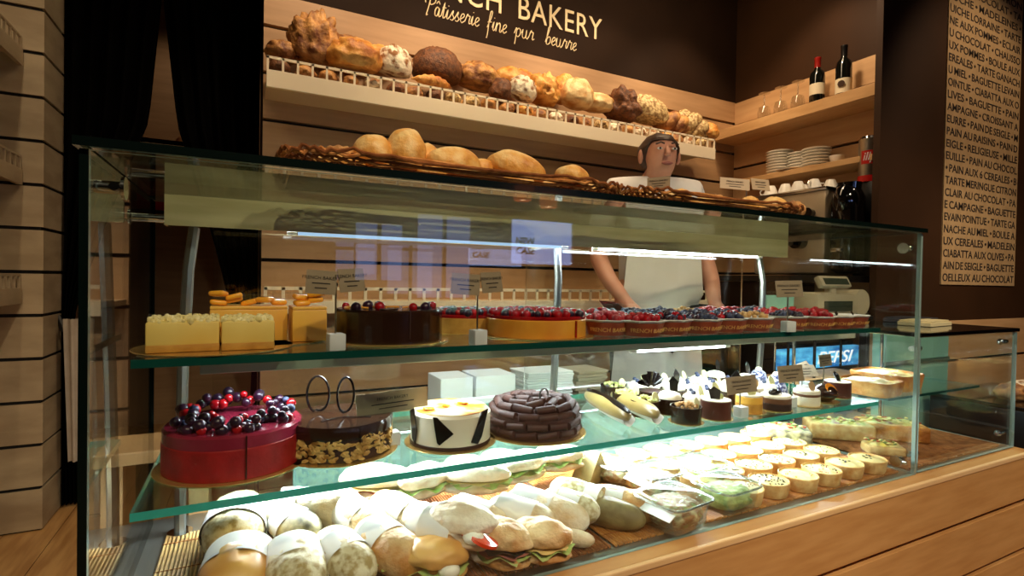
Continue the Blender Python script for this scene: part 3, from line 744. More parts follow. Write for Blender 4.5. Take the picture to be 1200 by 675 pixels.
LO = [  # x, y, z, (rx, ry, rz), rotation, kind, material, label
 (330, 62, 2.36, (.065, .06, .042), (0, 0, .3), 'baton', 'crust_brown', 'small brown loaf at the left end of the bread shelf'),
 (370, 54, 2.36, (.10, .075, .115), (.1, .2, .3), 'ridge', 'crust_brown', 'tallest ridged brown loaf near the left end of the bread shelf'),
 (413, 53, 2.44, (.10, .04, .035), (0, 0, .05), 'baton', 'crust_brown', 'long brown loaf lying behind the round slashed one'),
 (415, 68, 2.29, (.105, .09, .072), (.15, .1, -.5), 'slash', 'crust_gold', 'round golden slashed loaf, third big one from the left'),
 (449, 66, 2.45, (.085, .05, .042), (0, 0, .1), 'baton', 'crust_gold', 'smooth golden loaf behind the floury cracked one'),
 (462, 76, 2.31, (.075, .07, .072), (.2, 0, .4), 'check', 'crust_flour', 'floury white cracked loaf left of the dark seeded one'),
 (512, 82, 2.34, (.108, .09, .088), (0, 0, 0), 'seed', 'crust_dark', 'big dark round loaf covered with seeds'),
 (506, 97, 2.26, (.085, .035, .024), (0, 0, .1), 'croissant', 'crust_gold', 'flat orange croissant in front of the dark seeded loaf'),
 (538, 86, 2.45, (.05, .04, .04), (0, 0, .3), 'baton', 'crust_gold', 'little golden loaf behind the dark curved one'),
 (560, 92, 2.34, (.10, .075, .068), (0, .15, -.3), 'slash', 'crust_brown', 'brown curved loaf right of the dark seeded one'),
 (586, 106, 2.27, (.05, .05, .055), (0, .3, .6), 'baton', 'crust_dark', 'small dark loaf standing between two golden ones'),
 (603, 97, 2.40, (.12, .075, .065), (0, .1, -.2), 'baton', 'crust_gold', 'long golden loaf behind the floured one, shelf centre'),
 (612, 106, 2.29, (.07, .06, .062), (.2, .2, .3), 'check', 'crust_flour', 'floury loaf with flat white cracks at the shelf centre'),
 (637, 108, 2.33, (.085, .07, .072), (0, .2, .4), 'ridge', 'crust_gold', 'ridged orange loaf at the shelf centre'),
 (659, 107, 2.40, (.06, .06, .085), (0, .2, 0), 'slash', 'crust_gold', 'upright golden loaf behind the pale floured round'),
 (676, 113, 2.31, (.088, .075, .082), (.1, .1, .5), 'boule', 'crust_pale', 'pale floured round loaf right of the ridged orange one'),
 (700, 122, 2.33, (.085, .06, .052), (0, 0, -.2), 'slash', 'crust_pale', 'smooth pale loaf left of the dark ridged one'),
 (728, 127, 2.33, (.09, .08, .09), (0, .2, .3), 'ridge', 'crust_dark', 'dark ridged loaf on the right half of the shelf'),
 (757, 131, 2.33, (.13, .075, .082), (0, .15, -.1), 'check', 'crust_seed', 'crosshatched brown loaf on the right half of the shelf'),
 (786, 144, 2.32, (.11, .065, .065), (0, .1, -.2), 'twist', 'crust_brown', 'twisted golden brown loaf right of the crosshatched one'),
 (808, 148, 2.33, (.11, .07, .08), (0, .35, -.2), 'twist', 'crust_seed', 'dark twisted loaf near the right end of the shelf'),
 (828, 156, 2.32, (.065, .06, .055), (0, 0, 0), 'boule', 'crust_gold', 'small golden loaf at the right end of the bread shelf')]
LXYZ = [(0.114, 2.360, 1.961), (0.244, 2.360, 2.017), (0.407, 2.440, 2.086), (0.389, 2.290, 1.971), (0.546, 2.450, 2.069), (0.563, 2.310, 1.984), (0.768, 2.340, 2.012), (0.719, 2.260, 1.918), (0.918, 2.450, 2.062), (0.972, 2.340, 2.011),
 (1.058, 2.270, 1.947), (1.199, 2.400, 2.051), (1.186, 2.290, 1.976), (1.329, 2.330, 2.005), (1.483, 2.400, 2.058), (1.516, 2.310, 2.010), (1.660, 2.330, 2.000), (1.820, 2.330, 2.003), (1.994, 2.330, 2.011), (2.169, 2.320, 1.973), (2.325, 2.330, 1.978), (2.454, 2.320, 1.954)]
for i, (L_, p) in enumerate(zip(LO, LXYZ)):
    o = loafmesh(L_[5], [v*1.1 for v in L_[3]], i+1).build('loaf', L_[6], ang=180); o.location = p; o.rotation_euler = L_[4]
    tag(o, L_[7], 'bread', 'loaves heaped on the bread shelf')
# small rolls filling the shelf behind the rail, the loaves lie on them
protos = [loafmesh(k, (.040, .040, .032), 40+i).build('bread_roll', m, ang=180) for i, (k, m) in enumerate((('boule', 'crust_flour'), ('seed', 'crust_brown'), ('slash', 'crust_gold'), ('baton', 'crust_brown'), ('seed', 'crust_dark'), ('boule', 'crust_seed')))]
KN = ['floury roll', 'brown seeded roll', 'golden slashed roll', 'brown oval roll', 'dark roll', 'speckled roll']
R2 = random.Random(5); used = set()
for row, (y, n, z) in enumerate(((2.262, 26, 1.858), (2.36, 24, 1.862), (2.455, 22, 1.868))):
    for i in range(n):
        k = R2.randrange(6)
        o = protos[k]
        if k in used: o = o.copy(); C.objects.link(o)
        used.add(k)
        o.location = (.105+(2.24)*i/(n-1)+R2.uniform(-.008, .008), y+R2.uniform(-.006, .006), z+R2.uniform(-.003, .006)); o.rotation_euler = (R2.uniform(-.3, .3), R2.uniform(-.3, .3), R2.uniform(0, 6))
        tag(o, 'small %s in the %s row on the bread shelf, %s from the left' % (KN[k], ('front', 'middle', 'rear')[row], ordn(i)), 'bread roll', 'rolls behind the shelf rail')
# ------------------------------------------------------------------ wicker trays with pastries on top of the case
def wicker_tray(x0, x1, y0, y1, h, label, seed):
    cx, cy = (x0+x1)/2, (y0+y1)/2; t = thing('wicker_tray', label, 'tray', (cx, cy, 1.2225)); r = random.Random(seed)
    hx, hy = (x1-x0)/2, (y1-y0)/2
    MB().box((0, 0, .004), (2*hx-.02, 2*hy-.02, .006)).build('base', 'wicker_dark', t, smooth=False)
    def loop(off, z, wob, ph, n=110):
        pts = []
        for i in range(n):
            a = 2*PI*i/n; c, s = math.cos(a), math.sin(a); e = .28
            pts.append(((hx+off)*math.copysign(abs(c)**e, c), (hy+off)*math.copysign(abs(s)**e, s), z+wob*math.sin(a*38+ph)))
        return pts
    b = MB()
    for k in range(5): b.use(k % 2).tube(loop(-.010+.005*k+r.uniform(-.001, .001), .005+h*k/4.5, .0022, PI*k), .0027, 6, closed=True)
    b.build('woven_wall', ['wicker', 'wicker_dark'], t)
    b = MB()
    for k in range(2): b.use(k).tube([(p[0], p[1], p[2]+.003*math.sin(i*.8+2.1*k)) for i, p in enumerate(loop(.012+.003*math.sin(k*2), h+.004+.003*k, .003, k*2))], .0032, 6, closed=True)
    b.build('rim', ['wicker', 'wicker_dark'], t)
    b = MB()
    for k in range(34):
        a = 2*PI*k/34; c, s = math.cos(a), math.sin(a); p = ((hx-.002)*math.copysign(abs(c)**.28, c), (hy-.002)*math.copysign(abs(s)**.28, s))
        b.tube([(p[0]*.985, p[1]*.985, .003), (p[0]*1.01, p[1]*1.01, h*.6), (p[0]*1.03, p[1]*1.03, h+.008)], .0026, 5)
    b.build('stakes', 'wicker_dark', t)
    return t
wicker_tray(.055, .695, .872, 1.16, .019, 'long wicker tray of bread rolls on top of the case, left one', 1)
wicker_tray(.720, 1.275, .872, 1.13, .019, 'wicker tray of pastries on top of the case, right one', 2)
for i, (p, r, rot, k, m, lab) in enumerate((
  ((0.197, 0.965, 1.274), (.038, .05, .040), (0, 0, .4), 'slash', 'roll_gold', 'first golden roll from the left in the left wicker tray'),
  ((0.256, 0.955, 1.282), (.040, .05, .050), (.2, 0, .2), 'boule', 'roll_gold', 'tallest round golden roll in the left wicker tray'),
  ((0.305, 0.990, 1.282), (.025, .04, .035), (0, 0, .2), 'slash', 'roll_gold', 'small golden roll half hidden behind the tallest round one'),
  ((0.347, 0.945, 1.267), (.068, .05, .036), (0, 0, .15), 'baton', 'roll_gold', 'oval golden roll at the middle of the left wicker tray'),
  ((0.412, 0.970, 1.271), (.030, .03, .024), (0, 0, .15), 'slash', 'roll_gold', 'little pale roll end beside the oval roll'),
  ((0.484, 0.950, 1.278), (.072, .038, .036), (0, .25, -.2), 'baton', 'roll_gold', 'long smooth golden roll leaning in the left wicker tray'),
  ((0.603, 0.935, 1.269), (.044, .04, .028), (0, 0, 0), 'slash', 'roll_gold', 'last flat golden roll at the right of the left wicker tray'),
  ((0.144, 0.980, 1.266), (.05, .03, .018), (0, 0, 0), 'croissant', 'crust_brown', 'flat brown pastry at the left end of the left wicker tray'),
  ((1.107, 0.920, 1.247), (.045, .035, .024), (0, 0, .2), 'croissant', 'roll_gold', 'small orange croissant left of the price card in the right tray'),
  ((1.228, 0.930, 1.251), (.048, .04, .034), (0, 0, .3), 'slash', 'roll_gold', 'shiny orange pastry in front of the price card in the right tray'),
  ((1.283, 0.920, 1.247), (.04, .03, .028), (0, 0, -.4), 'croissant', 'crust_brown', 'brown croissant at the right end of the right tray'),
  ((0.881, 0.920, 1.248), (.045, .035, .020), (0, 0, .1), 'croissant', 'roll_gold', 'flat golden pastry at the left of the right tray'),
  ((1.019, 0.940, 1.250), (.045, .035, .020), (0, 0, -.3), 'croissant', 'crust_brown', 'flat brown pastry at the middle of the right tray'))):
    o = loafmesh({'boule': 'bun', 'slash': 'bun', 'baton': 'bun'}.get(k, k), [v*.86 for v in r], 60+i).build('bread_roll' if k != 'croissant' else 'pastry', m, ang=180)
    o.location = p; o.rotation_euler = rot; tag(o, lab, 'bread roll' if k != 'croissant' else 'pastry')
bl = loafmesh('bun', (.046, .038, .016), 120).build('bread_roll', 'roll_gold', ang=180)
for i, (x, y, w_) in enumerate([(.14+.085*k, .955+.02*(k % 2), 'left') for k in range(7)]+[(.79+.10*k, .950, 'right') for k in range(5)]):
    o = bl if i == 0 else bl.copy()
    if i: C.objects.link(o)
    o.location = (x, y, 1.2305+.0135); o.rotation_euler = (0, 0, .4*i)
    tag(o, 'flat roll in the bottom layer of the %s wicker tray, %s from the left' % (w_, ordn(i if i < 7 else i-7)), 'bread roll', 'bottom rolls in the wicker trays')
# ------------------------------------------------------------------ price cards
def price_card(label, loc, w, h, rz, z_card, cards=1, block=True, tilt=-.15, lines=True, mat='paper_grey', rod='steel'):
    t = thing('price_card', label, 'price card', loc, rz)
    if block: MB().box((0, 0, .0135), (.026, .026, .027), .002).build('block', 'block', t)
    MB().cyl((0, .004, .02 if block else 0), (0, .004, z_card+.004), .0016, None, 8).ball((0, .004, z_card+.006), .004, 8, 6).build('clip_rod', rod, t)
    for k in range(cards):
        cx = 0 if cards == 1 else (-.52*w if k == 0 else .52*w); dz = (.004 if k else 0)
        c = MB().box((0, 0, 0), (w, .0012, h)).build('card', mat, t, smooth=False, loc=(cx, 0, z_card+h*.25+dz), rot=(tilt, .06*(1-2*k) if cards == 2 else -.03, -.25+.5*k if cards == 2 else 0))
        text('card_title', 'FRENCH BAKERY', h*.2, 'ink', c, (0, -.0012, h*.12), ext=.0001, align='CENTER')
        q = MB()
        for j in range(2): q.box((0, -.0008, -h*(.05+.2*j)), (w*(.6-.2*j), .0004, h*.05))
        q.build('card_lines', 'ink', c, smooth=False)
    return t
price_card('double price card on a grey block beside the yellow cakes, top glass shelf', (.128, .888, .932), .046, .038, .1, .10, 2)
price_card('double price card on a grey block left of the big red tart', (.376, .884, .932), .052, .038, .1, .10, 2)
price_card('price card on a grey block among the paper-cased tarts', (1.222, .874, .932), .075, .042, -.3, .098)
price_card('wide price card beside the white cake with chocolate shards', (.258, 1.03, .721), .145, .042, .1, .075, rod='chrome')
price_card('price card in front of the pastries, left of the cream domes', (1.095, .905, .721), .10, .042, -.05, .070)
price_card('price card behind the layered pastry, middle glass shelf', (1.315, .93, .721), .085, .045, -.15, .078)
price_card('price card lying low over the wrapped pastries at right, left one', (1.50, 1.02, .721), .09, .04, -.3, .06, tilt=-.7)
price_card('price card lying low over the wrapped pastries at right, right one', (1.57, 1.06, .721), .09, .04, .3, .06, tilt=-.7)
price_card('small brown price card on a round-topped holder at the pie', (1.605, 1.02, .721), .06, .036, 0, .088, block=False)
price_card('price card standing tilted over the middle of the right wicker tray', (.90, 1.0, 1.226), .055, .030, -.9, .062, block=False)
price_card('double price card on a rod over the right wicker tray', (1.10, .905, 1.226), .075, .028, -.15, .062, 2, block=False, mat='cream_paint')
# ------------------------------------------------------------------ gold boards and the large cakes
def board(label, loc, r, half=False, rz=0):
    b = MB()
    if half: b.lathe([(0, 0), (r, 0), (r+.001, .001), (r, .002), (0, .002)], 48)
    else: b.lathe([(0, 0), (r, 0), (r+.001, .001), (r, .002), (0, .002)], 48)
    o = b.build('cake_board', 'gold_board'); o.location = loc; o.rotation_euler = (0, 0, rz)
    return tag(o, label, 'cake board')
U, V = .9325, .7215     # tops of the two glass shelves
bb = .0024
def sector(r, h, a0, a1, seg=40, bev=.003, z0=0):
    return [(0.0001, z0), (r, z0), (r, z0+h-bev), (r-bev, z0+h), (0.0001, z0+h)]
def layer(name, mat, par, r, z0, h, a0=0, a1=2*PI, bev=.002, seg=48, ri=None):
    b = MB(); b.lathe(sector(r, h, a0, a1, bev=bev, z0=z0), seg, a0=a0, a1=a1); return b.build(name, mat, par)
BM = {}
def bmesh_of(k, r, amp=.08):
    if k not in BM:
        o = MB().ball((0, 0, 0), r, 10, 8, amp, 14, hash(k) % 97 if False else len(BM)).build('berry', k, ang=180)
        BM[k] = o.data; C.objects.unlink(o); bpy.data.objects.remove(o)
    return BM[k]
def berries(par, pts, ks, r=.006, name='berry', sc_=1):
    for i, p in enumerate(pts):
        k = ks[i % len(ks)]; o = link(name, bmesh_of(k, r), par, p, (R3.uniform(0, 6), R3.uniform(0, 6), 0))
        s = R3.uniform(.8, 1.2)*sc_; o.scale = (s, s, s)
R3 = random.Random(11)
# yellow crumble cakes: two slabs side by side
board('round gold board under the two crumb topped slabs', (-.045, .985, U), .115)
def slab(label, loc, sx, sy, rz):
    t = thing('crumble_cake', label, 'cake', loc, rz, 'yellow crumb topped slabs')
    MB().box((0, 0, .006), (sx, sy, .012), .002).build('biscuit_base', 'sponge', t)
    MB().box((0, 0, .0275), (sx, sy, .035), .003).build('filling', 'cheesecake', t)
    r = random.Random(int(loc[0]*1000)); b = MB()
    for i in range(150): b.ball((r.uniform(-.48, .48)*sx, r.uniform(-.48, .48)*sy, .045+r.uniform(-.002, .002)), r.uniform(.003, .0055), 6, 5, .15, 10, i)
    tp = b.build('crumb_topping', 'crumble', t)
slab('pale yellow crumb topped cake slab, left of the pair', (-.088, .965, U+bb), .094, .105, .06)
slab('pale yellow crumb topped cake slab, right of the pair', (.000, .958, U+bb), .074, .095, .03)
# mango cakes
board('round gold board under the orange mango cakes', (.03, 1.065, U), .105)
def mango(label, loc, sx, sy, rz, n):
    t = thing('mango_cake', label, 'cake', loc, rz, 'orange mango cakes')
    MB().box((0, 0, .028), (sx, sy, .056), .002).build('cake_body', 'mango_cake', t)
    MB().box((0, 0, .059), (sx, sy, .006), .002).build('glaze', 'cream_brule' if 0 else 'mango_cake', t)
    for k in range(n+2):
        b = MB(); b.box((0, 0, 0), (.027, .020, .009), .004, seg=3); b.build('mango_slice', 'mango', t, loc=(((k % n)-(n-1)/2)*.024, R3.uniform(-.028, -.008), .068+.005*(k % 2)+(.010 if k >= n else 0)), rot=(R3.uniform(-.2, .2), R3.uniform(-.3, .15), R3.uniform(-.6, .6)))
mango('orange mango cake with fruit slices, behind the crumb slabs', (.002, 1.065, U+bb), .122, .08, .03, 5)
mango('narrow orange mango cake slice standing right of the wider one', (.098, 1.035, U+bb), .058, .075, .03, 2)
# chocolate cake with berries
board('round gold board under the dark glazed chocolate cake', (.243, 1.005, U), .112)
t = thing('chocolate_cake', 'dark glossy chocolate cake with a few berries on the top shelf', 'cake', (.243, 1.005, U+bb))
MB().lathe(sector(.100, .058, 0, 0, bev=.004), 56).build('cake_body', 'choc', t)
MB().box((.012, -.0995, .033), (.0015, .004, .05)).build('cut_line', 'choc_matte', t, smooth=False)
berries(t, [(-.07, -.04, .062), (-.03, -.05, .063), (-.045, -.02, .064), (.03, -.055, .062), (.055, -.05, .062), (.085, .0, .062), (.088, .02, .062), (-.08, .01, .062), (-.015, .03, .062)], ['berry_dark', 'berry_red'], .0085)
for k in range(5): MB().tube([(math.cos(a)*.014, math.sin(a)*.010, .001*math.sin(a)) for a in [j*.7 for j in range(7)]], .002, 6).build('orange_peel', 'orange_base', t, loc=(-.075+.024*k, -.035+.012*(k % 2), .061), rot=(0, 0, k))
for k, (x, y) in enumerate(((-.02, -.075), (.06, -.02))): MB().lathe([(.0, 0), (.016, .001), (.017, .0035)], 16).build('cream_dab', 'choc_matte', t, loc=(x, y, .057))
# red berry cakes
def berry_cake(label, loc, r, h, a0, a1, nb, rz=0, base='orange_base', ks=('berry_red', 'berry_red', 'berry_dark')):
    t = thing('berry_tart', label, 'tart', loc, rz)
    layer('base', base, t, r, 0, h, a0, a1)
    layer('jelly', 'red_jelly', t, r*.985, h, .007, a0, a1)
    pts = []
    i = 0
    while len(pts) < nb:
        i += 1; q = math.sqrt((i*.618034) % 1)*r*.93; a = a0+((i*.754877) % 1)*(a1-a0)
        pts.append((q*math.cos(a), q*math.sin(a), h+.010+.006*(1-q/r)))
    berries(t, pts, ks, .0082)
    return t
board('round gold board under the big red berry tart', (.565, 1.00, U), .122)
bt = berry_cake('large round tart heaped with glossy red berries, top glass shelf', (.560, .998, U+bb), .108, .036, 0, 2*PI, 98)
MB().box((.035, -.103, .018), (.0016, .01, .034)).build('cut_line', 'berry_red', bt, smooth=False)
berry_cake('darker berry tart piece behind the chocolate cake and red tart', (.452, 1.12, U), .085, .034, PI*.75, PI*1.95, 60, base='sponge', ks=('berry_dark', 'berry_red', 'berry_dark'))
# little tarts in printed paper cases
R4 = random.Random(21)
def paper_tart(label, loc, kind, rz=0, s=1, txt=True):
    t = thing('fruit_tart', label, 'tart', loc, rz, 'fruit tarts in printed paper cases')
    MB().lathe([(.0001, .001), (.040, .001), (.049, .028, 1), (.050, .030, 1.4), (.048, .028, 1), (.041, .006), (.0001, .004)], 48, flute=.016, fn=8).build('paper_case', 'wrap_red', t)
    MB().lathe([(.044, .026, 1), (.052, .034, 2.2), (.0515, .0355, 2.2), (.043, .028, 1)], 48, flute=.03, fn=8).build('white_edge', 'paper', t)
    MB().lathe([(.0001, .022), (.043, .024), (.042, .030), (.0001, .033)], 32).build('filling', {'cream': 'cream', 'nuts': 'cream'}.get(kind, 'red_jelly' if kind in ('rasp', 'mixed') else 'cream'), t)
    if kind != 'cream':
        ks = {'rasp': (('berry_red', .0085),), 'blue': (('berry_blue', .0068), ('berry_dark', .0068)), 'mixed': (('berry_red', .008), ('berry_blue', .007), ('berry_dark', .007)), 'nuts': (('nuts', .006),)}[kind]
        for k, r in ks:
            b = MB(); n = int(34/len(ks))
            for i in range(n):
                q = math.sqrt(R4.random())*.038; a = R4.uniform(0, 2*PI); b.ball((q*math.cos(a), q*math.sin(a), .036+.010*(1-q/.038)+R4.uniform(-.002, .003)), r*R4.uniform(.85, 1.15), 10, 7, .06, 12, i)
            o = b.build({'nuts': 'nut_topping'}.get(kind, 'berry_topping'), k, t, ang=180); o['kind'] = 'stuff'
    else:
        MB().prism([(0, 0), (.022, .004), (.03, .014), (.008, .012)], 0, .002).build('chocolate_shard', 'choc_shard', t, loc=(-.01, -.015, .034), rot=(.9, 0, .3))
    if txt:
        me = text_mesh('FRENCH BAKERY', .0125, ext=.0002, align='CENTER', xs=.95); me.materials.append(M['wrap_text'])
        for v in me.vertices:
            a = -PI/2-.3+v.co.x/.046; z = .010+v.co.y; rr = .0425+.33*z+.0012+.0008*(v.co.z > 0); rr *= 1+.016*math.cos(8*a)
            v.co = Vector((rr*math.cos(a), rr*math.sin(a), z))
        link('case_lettering', me, t)
    return t
tk = [(.715, .955, 'rasp'), (.782, .915, 'rasp'), (.872, .925, 'mixed'), (.962, .918, 'blue'), (1.055, .925, 'mixed'), (1.150, .925, 'nuts'), (1.300, .935, 'blue'), (1.385, .915, 'rasp'), (1.475, .918, 'cream'), (1.560, .925, 'cream'),
      (.775, 1.015, 'rasp'), (.870, 1.022, 'blue'), (.965, 1.015, 'blue'), (1.060, 1.022, 'blue'), (1.155, 1.02, 'mixed'), (1.252, 1.025, 'blue'), (1.345, 1.02, 'rasp'), (1.44, 1.015, 'rasp'), (1.535, 1.02, 'rasp'),
      (.83, 1.12, 'mixed'), (.925, 1.115, 'blue'), (1.02, 1.12, 'blue'), (1.115, 1.12, 'nuts'), (1.21, 1.12, 'rasp'), (1.305, 1.12, 'rasp'), (1.40, 1.12, 'mixed')]
desc = {'rasp': 'glossy red raspberries', 'blue': 'dark blueberries', 'mixed': 'mixed red and blue berries', 'nuts': 'chopped nuts', 'cream': 'white cream and a chocolate shard'}
cnt = {}
for i, (x, y, k) in enumerate(tk):
    row = 'front' if i < 10 else ('middle' if i < 19 else 'rear'); cnt[row] = cnt.get(row, -1)+1
    paper_tart('paper-cased tart with %s, %s from left in %s row' % (desc[k], ORD[cnt[row]], row), (x, y, U), k, R4.uniform(-.15, .15), txt=(row == 'front'))
# ------------------------------------------------------------------ middle shelf: large cakes
board('round gold board under the red fruit cake', (-.018, 1.045, V), .122)
t = thing('red_fruit_cake', 'round red cake with a ring of dark glossy berries, at the left', 'cake', (-.018, 1.045, V+bb))
layer('red_layer', 'red_sponge', t, .110, 0, .050); layer('mousse_layer', 'red_mousse', t, .109, .050, .022, bev=.004)
MB().box((.018, -.1085, .036), (.002, .008, .068)).build('cut_line', 'choc', t, smooth=False)
pts = []
for i in range(95):
    a = R3.uniform(PI*.0, PI*2); q = R3.choice((.094, .08, .09, .066, .05)) if (PI*1.2 < a < PI*1.75) else R3.uniform(.055, .098)
    pts.append((q*math.cos(a), q*math.sin(a), .077+R3.choice((0, 0, .009, .014)) + (.012 if PI*.3 < a < PI*.75 else 0)))
berries(t, pts, ['berry_dark', 'berry_dark', 'berry_red', 'berry_dark', 'berry_dark', 'berry_dark', 'berry_red', 'berry_blue'], .0078)
# almond cake with chocolate loops
board('round gold board under the almond-edged chocolate cake', (.160, 1.045, V), .108)
t = thing('almond_cake', 'dark glazed cake with flaked almond side and two chocolate loops', 'cake', (.160, 1.045, V+bb))
layer('cake_body', 'choc_matte', t, .094, 0, .058, bev=.002)
MB().lathe([(.0001, .058), (.097, .058), (.0985, .054), (.097, .040), (.0975, .056), (.095, .0625), (.0001, .063)], 56).build('mirror_glaze', 'choc', t)
b = MB()
for i in range(420):
    a = R3.uniform(0, 2*PI); z = R3.uniform(.003, .044)
    b.ball((.0955*math.cos(a), .0955*math.sin(a), z), (.0075, .0045, .0012), 6, 4, rot=(R3.uniform(.5, 2.2), R3.uniform(-.6, .6), a+PI/2+R3.uniform(-.5, .5)))
o = b.build('almond_flakes', 'almond', t); o['kind'] = 'stuff'
MB().box((.02, -.0955, .048), (.0014, .006, .03)).build('cut_line', 'choc_shard', t, smooth=False)
for k, (x, y) in enumerate(((-.038, .02), (.008, -.012))):
    MB().tube([(.016*math.sin(a)*(1.25-.25*k), .006*math.cos(a*.5), .022+.030-.034*math.cos(a)-.016) for a in [-.35+j*(2*PI+.1)/24 for j in range(25)]], .0022, 8).build('chocolate_loop', 'choc_shard', t, loc=(x, y, .066), rot=(0, 0, -.5+.5*k))
MB().tube([(-.05, -.06, 0), (-.01, -.045, .001), (.04, -.06, 0)], .0008, 5).build('piped_line', 'choc_shard', t, loc=(.01, .02, .0635))
# white cake with chocolate shards
board('round gold board under the white cake', (.372, 1.01, V), .092)
t = thing('white_cake', 'white round cake with black chocolate shards and browned top', 'cake', (.372, 1.01, V+bb))
layer('base', 'choc_matte', t, .0815, 0, .008); layer('cream_body', 'cream', t, .0805, .007, .058, bev=.005)
MB().lathe([(.0001, .0652), (.074, .0652), (.074, .0665), (.0001, .067)], 48).build('browned_top', 'cream_brule', t)
def shard(par, a, z, pts, r=.0815, lean=0, name='chocolate_shard'):
    b = MB(); b.prism(pts, -.0012, .0012)
    for v in b.bm.verts:
        x, y, dz = v.co; aa = a+x/r; rr = r+dz+lean*y; v.co = Vector((rr*math.cos(aa), rr*math.sin(aa), z+y))
    b.build(name, 'choc_shard', par, smooth=False)
shard(t, -PI/2-.55, .012, [(-.018, .052), (-.010, .052), (.022, .022), (-.004, .0), (-.009, .004)])
shard(t, -PI/2+.30, .008, [(-.012, .006), (.004, .0), (.014, .014), (.030, .064), (.010, .062), (-.002, .030)], lean=.05)
shard(t, -PI/2-1.35, .004, [(-.012, .064), (.004, .072), (.010, .03), (.002, 0), (-.008, .01)], lean=.08)
for k in range(3): MB().box((0, 0, 0), (.022, .012, .003), .001).build('caramel_piece', 'mango', t, loc=(-.05+.04*k, .01*k-.01, .069), rot=(.1, .1, k))
# chocolate log cake
board('round gold board under the chocolate stick cake', (.565, 1.005, V), .112)
t = thing('chocolate_stick_cake', 'brown chocolate cake ringed and topped with short chocolate sticks', 'cake', (.565, 1.005, V+bb))
layer('cake_body', 'choc_log', t, .098, 0, .050)
stk = MB().tube([(-.024, 0, 0), (-.022, 0, .0), (.022, 0, 0), (.024, 0, 0)], [.004, .0085, .0085, .004], 10).build('chocolate_stick', 'choc_log', t)
first = True
for ring, (rr, n, z, tang) in enumerate(((.093, 14, .012, 1), (.094, 14, .029, 1), (.091, 14, .048, 1), (.080, 12, .061, 1), (.055, 9, .066, 1), (.028, 5, .069, 1))):
    for i in range(n):
        a = 2*PI*(i+.5*(ring % 2))/n+R3.uniform(-.04, .04)
        o = stk if first else stk.copy()
        if not first: C.objects.link(o); o.parent = t
        first = False
        o.location = (rr*math.cos(a), rr*math.sin(a), z); o.rotation_euler = (0, R3.uniform(-.15, .15), a+PI/2+R3.uniform(-.12, .12)+(.5 if ring > 3 else 0)); o.scale = ((2*PI*rr/n)/.046, 1, 1)
MB().tube([(.013*math.cos(a), 0, .013*math.sin(a)) for a in [j*PI/8-.3 for j in range(11)]], .0022, 8).build('chocolate_loop', 'alu', t, loc=(.005, -.03, .082), rot=(0, 0, .3))
# eclairs in paper boats
def eclair(label, p0, p1, glaze, body):
    p0, p1 = Vector(p0), Vector(p1); d_ = p1-p0; L = d_.length; a = math.atan2(d_.y, d_.x)
    t = thing('eclair', label, 'pastry', (p0+p1)/2, a, 'long pastries in paper boats')
    MB().ball((0, 0, .0225), (L/2, .026, .021), 28, 14, .03, 8, 3, fn=lambda n: 1-.1*abs(n.x)**6).build('pastry_body', body, t, ang=180)
    def fn(u, v):
        x = (u-.5)*L*.90; w = .032*math.sqrt(max(.05, 1-(2*u-1)**2*.75)); y = (v-.5)*2*w; return (x, y, .0015+.016*(2*abs(v-.5))**2)
    b = MB(); b.grid(fn, 24, 8); b.build('paper_boat', 'paper', t, ang=180)
    if glaze: MB().ball((0, 0, .035), (L*.47, .013, .011), 24, 10, .05, 8, 2).build('chocolate_glaze', 'choc_shard', t, ang=180)
eclair('long pale eclair with a dark chocolate stripe in a paper boat', (.835, 1.20, V), (.770, .925, V), True, 'pear')
eclair('long plain glazed pastry beside the striped eclair', (.900, 1.17, V), (.845, .915, V), False, 'pear')
